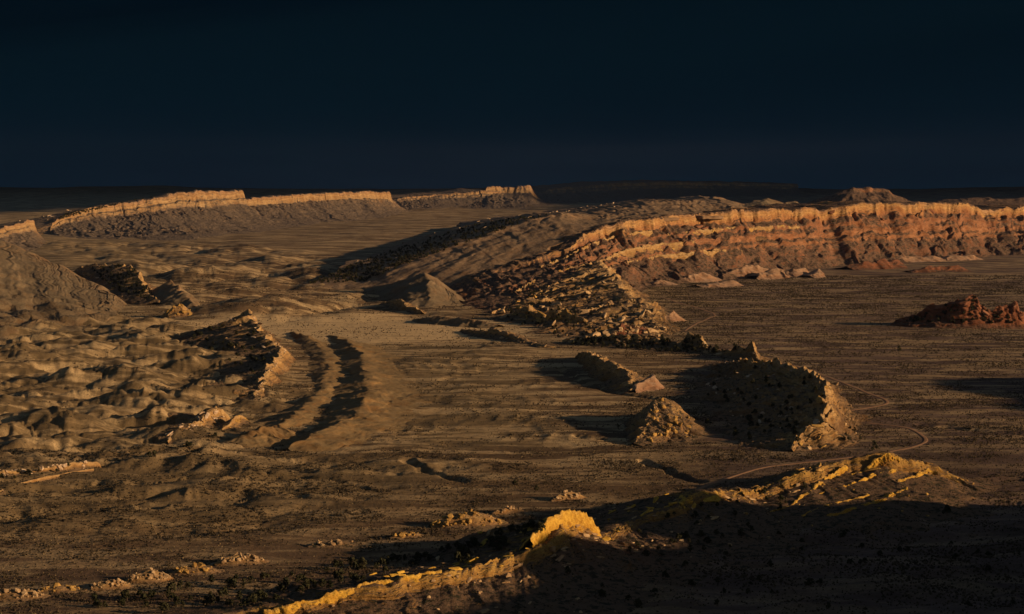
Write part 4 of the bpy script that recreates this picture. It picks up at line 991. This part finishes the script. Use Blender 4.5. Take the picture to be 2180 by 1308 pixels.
# rubble mounds in front of the near ridge
MOUNDS = [(1000, 1118, 88, 30, 'largest heap of broken golden rock on the near plain', 110), (1085, 1090, 40, 10, 'small rubble swell beside the largest golden heap', 25),
          (1210, 1062, 40, 17, 'isolated cone of pale rubble behind the golden peak', 60), (870, 1142, 45, 9, 'low golden rubble swell left of the largest heap', 35),
          (715, 1160, 62, 9, 'flat golden rubble bar on the near plain', 35), (515, 1197, 60, 19, 'long rubble mound with a grey apron', 70), (420, 1217, 62, 14, 'brown rubble mound between two golden ones', 50),
          (318, 1234, 55, 23, 'round golden rubble heap near the juniper thicket', 80), (240, 1250, 48, 14, 'smaller rubble heap left of the round one', 50), (130, 1258, 60, 10, 'thin rubble ridge along the lower left edge', 45), (30, 1272, 80, 20, 'rubble bank at the lower left corner', 70)]
for k, (px, py, w, h, lab, nb) in enumerate(MOUNDS):
    D = CAM_H * F_PX / (py + 4 - HORIZON); mpp = D / F_PX
    wl, hm = w * mpp, h * mpp
    R = ridge('rubble_mound', lab, 'rubble mound', M_fin, [(px - w, py + 3, py + 4, 2, 3), (px - w * .55, py - h * .55, py + 2, 7, wl * .45), (px, py - h, py, 9, wl * .55), (px + w * .4, py - h * .8, py - 1, 9, wl * .5), (px + w * .75, py - h * .4, py - 3, 6, wl * .35), (px + w, py - 4, py - 4, 2, 3)],
              PL=P_ROUND, PR=P_ROUND, ns=60, nl=16, nr=30, rough=.8, rough_l=3, jag=.5, jag_l=4, wob=1.5, sink=2, seed=200 + k * 5, sm=3)
    scatter_on(R, nb, 'boulder', 'tan' if k % 3 else 'gold', (.8, 3.0), (.05, .95), (-.5, .85), seed=40 + k, tilt=.5, lift=.4)

# ------------------------------------------------------------------ plants
def leaf_material(name, a, b_):
    m, nt, b = nodes_of(name); n = N(nt)
    oi = n.new('ShaderNodeObjectInfo')
    c = n.mix(oi.outputs['Random'], a, b_)
    c = n.mix(n.rng(n.noise(n.pos(), 1.3, 3), .35, .65), n.mix(1., c, (.6, .6, .6), 'MULTIPLY'), c)
    n.lk(c, b.inputs['Base Color'])
    return m
M_juniper = leaf_material('juniper_foliage', (.030, .032, .015), (.055, .052, .024))
M_bark = leaf_material('juniper_bark', (.10, .07, .045), (.13, .09, .06))
M_sage = leaf_material('sage_scrub', (.055, .043, .026), (.125, .092, .052))
M_straw = leaf_material('dry_grass', (.26, .185, .09), (.38, .28, .14))

def crown_mesh(seed, h, w, nclump=26, per=9):
    rg = np.random.default_rng(seed)
    V, Fc = [], []
    for c in range(nclump):
        a = rg.uniform(0, 2 * math.pi); t = rg.random() ** .8
        z = h * (.22 + .74 * t); rr = w * .5 * math.sqrt(rg.random()) * (1.05 - .75 * max(0, t - .35) / .65) * rg.uniform(.7, 1.15)
        cen = np.array([math.cos(a) * rr, math.sin(a) * rr, z])
        cr = rg.uniform(.13, .24) * w
        for q in range(per):
            d = rg.normal(size=3); d /= np.linalg.norm(d)
            o = cen + d * cr * rg.uniform(.5, 1.)
            e1 = np.cross(d, rg.normal(size=3)); e1 /= np.linalg.norm(e1); e2 = np.cross(d, e1) + d * rg.uniform(-.4, .4)
            sz = cr * rg.uniform(.55, .95)
            k = len(V)
            V += [o - e1 * sz * .6, o + e2 * sz * .7, o + e1 * sz * .6, o - e2 * sz * .7]
            Fc.append((k, k + 1, k + 2, k + 3))
    me = bpy.data.meshes.new('crown'); me.from_pydata([tuple(v) for v in V], [], Fc); me.update()
    me.materials.append(M_juniper)
    return me
def trunk_mesh(seed, h):
    rg = np.random.default_rng(seed)
    V, Fc = [], []
    def limb(p0, p1, r0, r1, n=6):
        k = len(V)
        for p, r in ((p0, r0), ((p0 + p1) / 2 + rg.normal(size=3) * r0 * .5, (r0 + r1) / 2), (p1, r1)):
            for i in range(n):
                V.append(p + np.array([math.cos(i * 2 * math.pi / n) * r, math.sin(i * 2 * math.pi / n) * r, 0]))
        for a in range(2):
            for i in range(n):
                Fc.append((k + a * n + i, k + a * n + (i + 1) % n, k + (a + 1) * n + (i + 1) % n, k + (a + 1) * n + i))
    top = np.array([rg.normal() * .15, rg.normal() * .15, h * .55])
    limb(np.array([0, 0, -.3]), top, .2, .08)
    for q in range(4):
        a = rg.uniform(0, 6.28)
        limb(top * rg.uniform(.25, .8), np.array([math.cos(a) * h * .3, math.sin(a) * h * .3, h * rg.uniform(.45, .75)]), .09, .03, 5)
    me = bpy.data.meshes.new('trunk'); me.from_pydata([tuple(v) for v in V], [], Fc); me.update()
    me.materials.append(M_bark)
    return me
TREES = [(crown_mesh(700 + k, 3.4, 3.6 if k % 3 else 2.6), trunk_mesh(720 + k, 3.4)) for k in range(6)]

from mathutils.bvhtree import BVHTree
bpy.context.view_layer.update()
DG = bpy.context.evaluated_depsgraph_get()
CAM_P = Vector((0, 0, CAM_H))
CAST = []
for ob in COL.objects:
    if ob.type != 'MESH' or ob.parent or ob.name.startswith('storm'): continue
    co = np.empty(len(ob.data.vertices) * 3, np.float32); ob.data.vertices.foreach_get('co', co); co = co.reshape(-1, 3)
    co = co[co[:, 1] > 50]
    if not len(co): continue
    qx, qy = project(co[:, 0], co[:, 1], co[:, 2])
    CAST.append((ob, BVHTree.FromObject(ob, DG), qx.min(), qx.max(), qy.min(), qy.max()))
def hit(px, py):
    r = Vector(ray(px, py)).normalized()
    best = (None, None, None); bd = 12000.
    for ob, bv, x0, x1, y0, y1 in CAST:
        if x0 <= px <= x1 and y0 <= py <= y1:
            loc, nor, idx, d = bv.ray_cast(CAM_P, r, bd)
            if loc is not None: best = (loc, nor, ob); bd = d
    return best

def in_poly(px, py, poly):
    c = False
    for (x1, y1), (x2, y2) in zip(poly, poly[1:] + poly[:1]):
        if (y1 > py) != (y2 > py) and px < (x2 - x1) * (py - y1) / (y2 - y1) + x1: c = not c
    return c
RG = np.random.default_rng(77)
def pick(poly):
    xs, ys = [p[0] for p in poly], [p[1] for p in poly]
    while True:
        x, y = RG.uniform(min(xs), max(xs)), RG.uniform(min(ys), max(ys))
        if in_poly(x, y, poly): return x, y
def juniper(loc, label, group, sc):
    t = bpy.data.objects.new('juniper_tree', None); COL.objects.link(t)
    t.empty_display_size = .5
    t.location = loc; t.rotation_euler = (0, 0, RG.uniform(0, 6.28)); t.scale = (sc * RG.uniform(.85, 1.2),) * 2 + (sc * RG.uniform(.8, 1.15),)
    tag(t, label, 'tree', group)
    c, k = TREES[RG.integers(6)]
    for nm, me in (('trunk', k), ('crown', c)):
        o = bpy.data.objects.new(nm, me); COL.objects.link(o); o.parent = t
ZONES = [([(330, 1306), (350, 1262), (480, 1236), (700, 1212), (850, 1188), (1000, 1158), (1120, 1118), (1160, 1128), (1050, 1186), (900, 1212), (720, 1255), (560, 1290)], 105, (.8, 1.5), 'dark juniper in the thicket behind the yellow rock wall', 'junipers of the thicket behind the yellow wall'),
         ([(1290, 1130), (1450, 1075), (1700, 1030), (1750, 1060), (1600, 1160), (1450, 1190), (1300, 1180)], 45, (.6, 1.2), 'juniper on the broken dark slope of the near ridge', 'junipers on the near ridge slope'),
         ([(1100, 1240), (1400, 1190), (1700, 1130), (2000, 1140), (2170, 1200), (2170, 1300), (1100, 1300)], 45, (.6, 1.2), 'juniper in deep shade on the lower right slope', 'junipers in the lower right shade'),
         ([(20, 1300), (330, 1262), (340, 1300)], 12, (.8, 1.3), 'juniper on the bare bench at lower left', 'junipers on the lower left bench'),
         ([(1530, 860), (1560, 830), (1680, 880), (1700, 930), (1600, 945)], 22, (.7, 1.2), 'juniper on the shadowed slope of the big hogback', 'junipers on the big hogback'),
         ([(1790, 900), (1850, 930), (1880, 960), (1800, 960)], 10, (.6, 1.1), 'juniper at the golden foot of the big hogback', 'junipers at the hogback foot'),
         ([(390, 705), (500, 680), (560, 720), (590, 760), (540, 800), (460, 760)], 48, (.8, 1.5), 'dark juniper below the sharp white crested fin', 'junipers below the white crested fin'),
         ([(0, 1000), (130, 992), (200, 985), (200, 1000), (100, 1015), (0, 1030)], 10, (.6, 1.0), 'dark bush among the cream rock rib', 'bushes on the cream rib')]
for poly, n, sz, lab, grp in ZONES:
    for q in range(n):
        loc, nor, ob = hit(*pick(poly))
        if loc is not None: juniper(loc - Vector((0, 0, .1)), lab, grp, RG.uniform(*sz))
for px, py, sc, lab in [(398, 953, 1.5, 'pair of tall dark junipers left twin beside the pale fin'), (404, 955, 1.35, 'pair of tall dark junipers right twin beside the pale fin'), (318, 976, 1.6, 'wide dark juniper alone on the plain below the pale fin'), (328, 973, 1.2, 'small juniper touching the wide lone one'),
                        (458, 932, 1.1, 'single bush below the small yellow fin'), (1914, 750, 2.0, 'lone black bush far out on the right plain'), (1506, 905, 1.3, 'dark bush between the pyramid hill and the big hogback'), (2016, 1098, 1.5, 'dark juniper at the end of the near ridge'), (1096, 1037, 1.2, 'bush on the open plain above the pale rubble cone'), (1142, 1047, 1.2, 'bush just left of the pale rubble cone'), (2180, 760, 1.2, 'bush at the right edge of the plain')]:
    loc, nor, ob = hit(px, py)
    if loc is not None: juniper(loc - Vector((0, 0, .1)), lab, None, sc)

def tuft_mesh(name, seed, n, mat, spread=.5, hgt=.8):
    rg = np.random.default_rng(seed); V, Fc = [], []
    for k in range(n):
        d = rg.normal(size=3); d[2] = abs(d[2]); d /= np.linalg.norm(d)
        o = d * np.array([spread, spread, hgt]) * rg.uniform(.4, .8)
        e = rg.normal(size=3); e /= np.linalg.norm(e); f = np.cross(d, e); sz = rg.uniform(.2, .36)
        i = len(V); V += [o - e * sz, o + f * sz, o + e * sz, o - f * sz + np.array([0, 0, -.1])]; Fc.append((i, i + 1, i + 2, i + 3))
    me = bpy.data.meshes.new(name); me.from_pydata([tuple(v) for v in V], [], Fc); me.update(); me.materials.append(mat)
    return bpy.data.objects.new(name, me)

def instancer(name, label, pts, scl, src):
    me = bpy.data.meshes.new(name)
    me.vertices.add(len(pts)); me.vertices.foreach_set('co', np.asarray(pts, np.float32).ravel())
    at = me.attributes.new('sc', 'FLOAT', 'POINT'); at.data.foreach_set('value', np.asarray(scl, np.float32))
    o = link(name, me)
    g = bpy.data.node_groups.new(name, 'GeometryNodeTree')
    g.interface.new_socket('Geometry', in_out='INPUT', socket_type='NodeSocketGeometry')
    g.interface.new_socket('Geometry', in_out='OUTPUT', socket_type='NodeSocketGeometry')
    a, b = g.nodes.new('NodeGroupInput'), g.nodes.new('NodeGroupOutput')
    i = g.nodes.new('GeometryNodeInstanceOnPoints'); oi = g.nodes.new('GeometryNodeObjectInfo')
    oi.inputs['Object'].default_value = src; oi.inputs['As Instance'].default_value = True
    rv = g.nodes.new('FunctionNodeRandomValue'); rv.data_type = 'FLOAT_VECTOR'; rv.inputs[0].default_value = (0, 0, 0); rv.inputs[1].default_value = (.2, .2, 6.28)
    na = g.nodes.new('GeometryNodeInputNamedAttribute'); na.data_type = 'FLOAT'; na.inputs[0].default_value = 'sc'
    g.links.new(a.outputs[0], i.inputs['Points']); g.links.new(oi.outputs['Geometry'], i.inputs['Instance'])
    g.links.new(rv.outputs[0], i.inputs['Rotation']); g.links.new(na.outputs[0], i.inputs['Scale']); g.links.new(i.outputs[0], b.inputs[0])
    md = o.modifiers.new('scatter', 'NODES'); md.node_group = g
    tag(o, label, kind='stuff')
    return o

def bilerp(x, y):
    D, T, Z = GROUND['D'], GROUND['T'], GROUND['Z']
    a = np.clip(np.interp(y, D, np.arange(len(D))), 0, len(D) - 1.001); b = np.clip(np.interp(x / y, T, np.arange(len(T))), 0, len(T) - 1.001)
    i, j = a.astype(int), b.astype(int); u, v = a - i, b - j
    return (Z[i, j] * (1 - v) + Z[i, j + 1] * v) * (1 - u) + (Z[i + 1, j] * (1 - v) + Z[i + 1, j + 1] * v) * u

def scatter_plants(n):
    d = np.sqrt(RG.uniform(780 ** 2, 3300 ** 2, n)); n2 = n // 3
    d = np.concatenate([d, RG.uniform(780, 1700, n2)]); n += n2
    t = RG.uniform(-.285, .285, n)
    x, y = d * t, d
    qx, qy = project(x, y, 0 * x)
    c = pn2(x / 45., y / 45., 401) + .6 * pn2(x / 14., y / 14., 402) + .5 * pn2(x / 160., y / 120., 403)
    rdm = RG.random(n)
    rd = np.minimum(np.minimum(line_dist(x, y, ROAD_A), line_dist(x, y, ROAD_B)), line_dist(x, y, ROAD_C))
    bad = pix_mask(x, y, BADLAND, 60)
    valley = (qx < 1330) & (qy < 960) & (bad < .1)
    is_straw = (rdm < np.clip(.15 + .5 * (.2 - c), .05, .8)) & (qx < 1500)
    keep = (rd > 4.5) & (RG.random(n) > bad * .93) & (RG.random(n) < np.clip(.66 + .9 * c, .05, 1)) & ~(valley & ~is_straw & (RG.random(n) < .72))
    z = bilerp(x, y)
    P = np.stack([x, y, z], 1); S = RG.uniform(.5, 1.45, n) * (1 + .45 * np.clip(c, 0, 1)) * (.75 + .3 * d / 1500)
    a = keep & ~is_straw; b = keep & is_straw
    return (P[a], S[a]), (P[b], S[b] * .8)
def scatter_ridge(R, n):
    X, Y, Z = R['X'], R['Y'], R['Z']
    A = np.abs((X[1:, 1:] - X[:-1, :-1]) * (Y[1:, :-1] - Y[:-1, 1:]) - (Y[1:, 1:] - Y[:-1, :-1]) * (X[1:, :-1] - X[:-1, 1:]))
    k = RG.choice(A.size, n, p=(A / A.sum()).ravel())
    i, j = np.unravel_index(k, A.shape)
    u, v = RG.random(n), RG.random(n)
    f = lambda M: (M[i, j] * (1 - v) + M[i, j + 1] * v) * (1 - u) + (M[i + 1, j] * (1 - v) + M[i + 1, j + 1] * v) * u
    return np.stack([f(X), f(Y), f(Z)], 1), RG.uniform(.45, 1.3, n)
sage, straw = scatter_plants(230000)
rs = [scatter_ridge(R, n) for R, n in ((R_M, 5200), (R_F, 1800), (R_E1, 2500), (R_E2, 700), (R_G1, 350), (R_G2, 350), (R_H1, 900), (R_H2, 400), (R_H3, 200), (R_K1, 700), (R_O, 500), (R_B, 3500), (R_C, 1500), (R_P5, 300), (R_P2, 250))]
sage = (np.concatenate([sage[0]] + [r[0] for r in rs]), np.concatenate([sage[1]] + [r[1] for r in rs]))
print('plants', len(sage[0]), len(straw[0]))
instancer('sagebrush', 'low dark sagebrush scattered over the desert floor', sage[0], sage[1], tuft_mesh('sagebrush_tuft', 801, 14, M_sage))
instancer('dry_grass', 'pale dry grass tufts over the valley floor', straw[0], straw[1], tuft_mesh('grass_tuft', 802, 10, M_straw, .45, .5))
# wooded dark backs of the ridges
def wood(polys, n):
    P, S = [], []
    for poly, k in polys:
        for q in range(int(k)):
            loc, nor, ob = hit(*pick(poly))
            if loc is not None and ob.name.split('.')[0] not in ('desert_ground', 'road', 'slab'):
                P.append(loc); S.append(RG.uniform(.5, 1.15))
    return P, S
P, S = wood([([(650, 605), (760, 560), (900, 512), (1000, 482), (1100, 464), (1180, 454), (1100, 480), (900, 550), (770, 602)], 900),
             ([(1030, 640), (1230, 590), (1350, 640), (1390, 700), (1200, 725), (1080, 690)], 170),
             ([(120, 470), (330, 415), (330, 420), (140, 455)], 250), ([(1480, 800), (1650, 780), (1740, 800), (1760, 870), (1700, 950), (1560, 940)], 45),
             ([(1200, 720), (1480, 715), (1600, 745), (1500, 760), (1230, 740)], 260), ([(190, 570), (280, 565), (330, 640), (240, 620)], 160), ([(1900, 690), (2080, 630), (2170, 690)], 120)], 0)
instancer('juniper_woodland', 'far juniper woodland darkening the ridge backs', P, S, bpy.data.objects.new('juniper_far', TREES[1][0]))

# ------------------------------------------------------------------ haze
def haze():
    bm = bmesh.new(); bmesh.ops.create_cube(bm, size=1.)
    x0, x1, y0, y1, z0, z1 = -20000, 20000, -300, 11150, -140, 260
    for v in bm.verts: v.co = ((x0 + x1) / 2 + v.co.x * (x1 - x0), (y0 + y1) / 2 + v.co.y * (y1 - y0), (z0 + z1) / 2 + v.co.z * (z1 - z0))
    me = bpy.data.meshes.new('haze'); bm.to_mesh(me); bm.free()
    m = bpy.data.materials.new('haze'); m.use_nodes = True; nt = m.node_tree; nt.nodes.clear()
    o = nt.nodes.new('ShaderNodeOutputMaterial'); v = nt.nodes.new('ShaderNodeVolumePrincipled')
    v.inputs['Color'].default_value = (.45, .55, 1., 1); v.inputs['Density'].default_value = 3.5e-6; v.inputs['Anisotropy'].default_value = .2
    nt.links.new(v.outputs[0], o.inputs['Volume'])
    tag(link('haze', me, m), 'thin evening haze over the valley', kind='stuff')
haze()
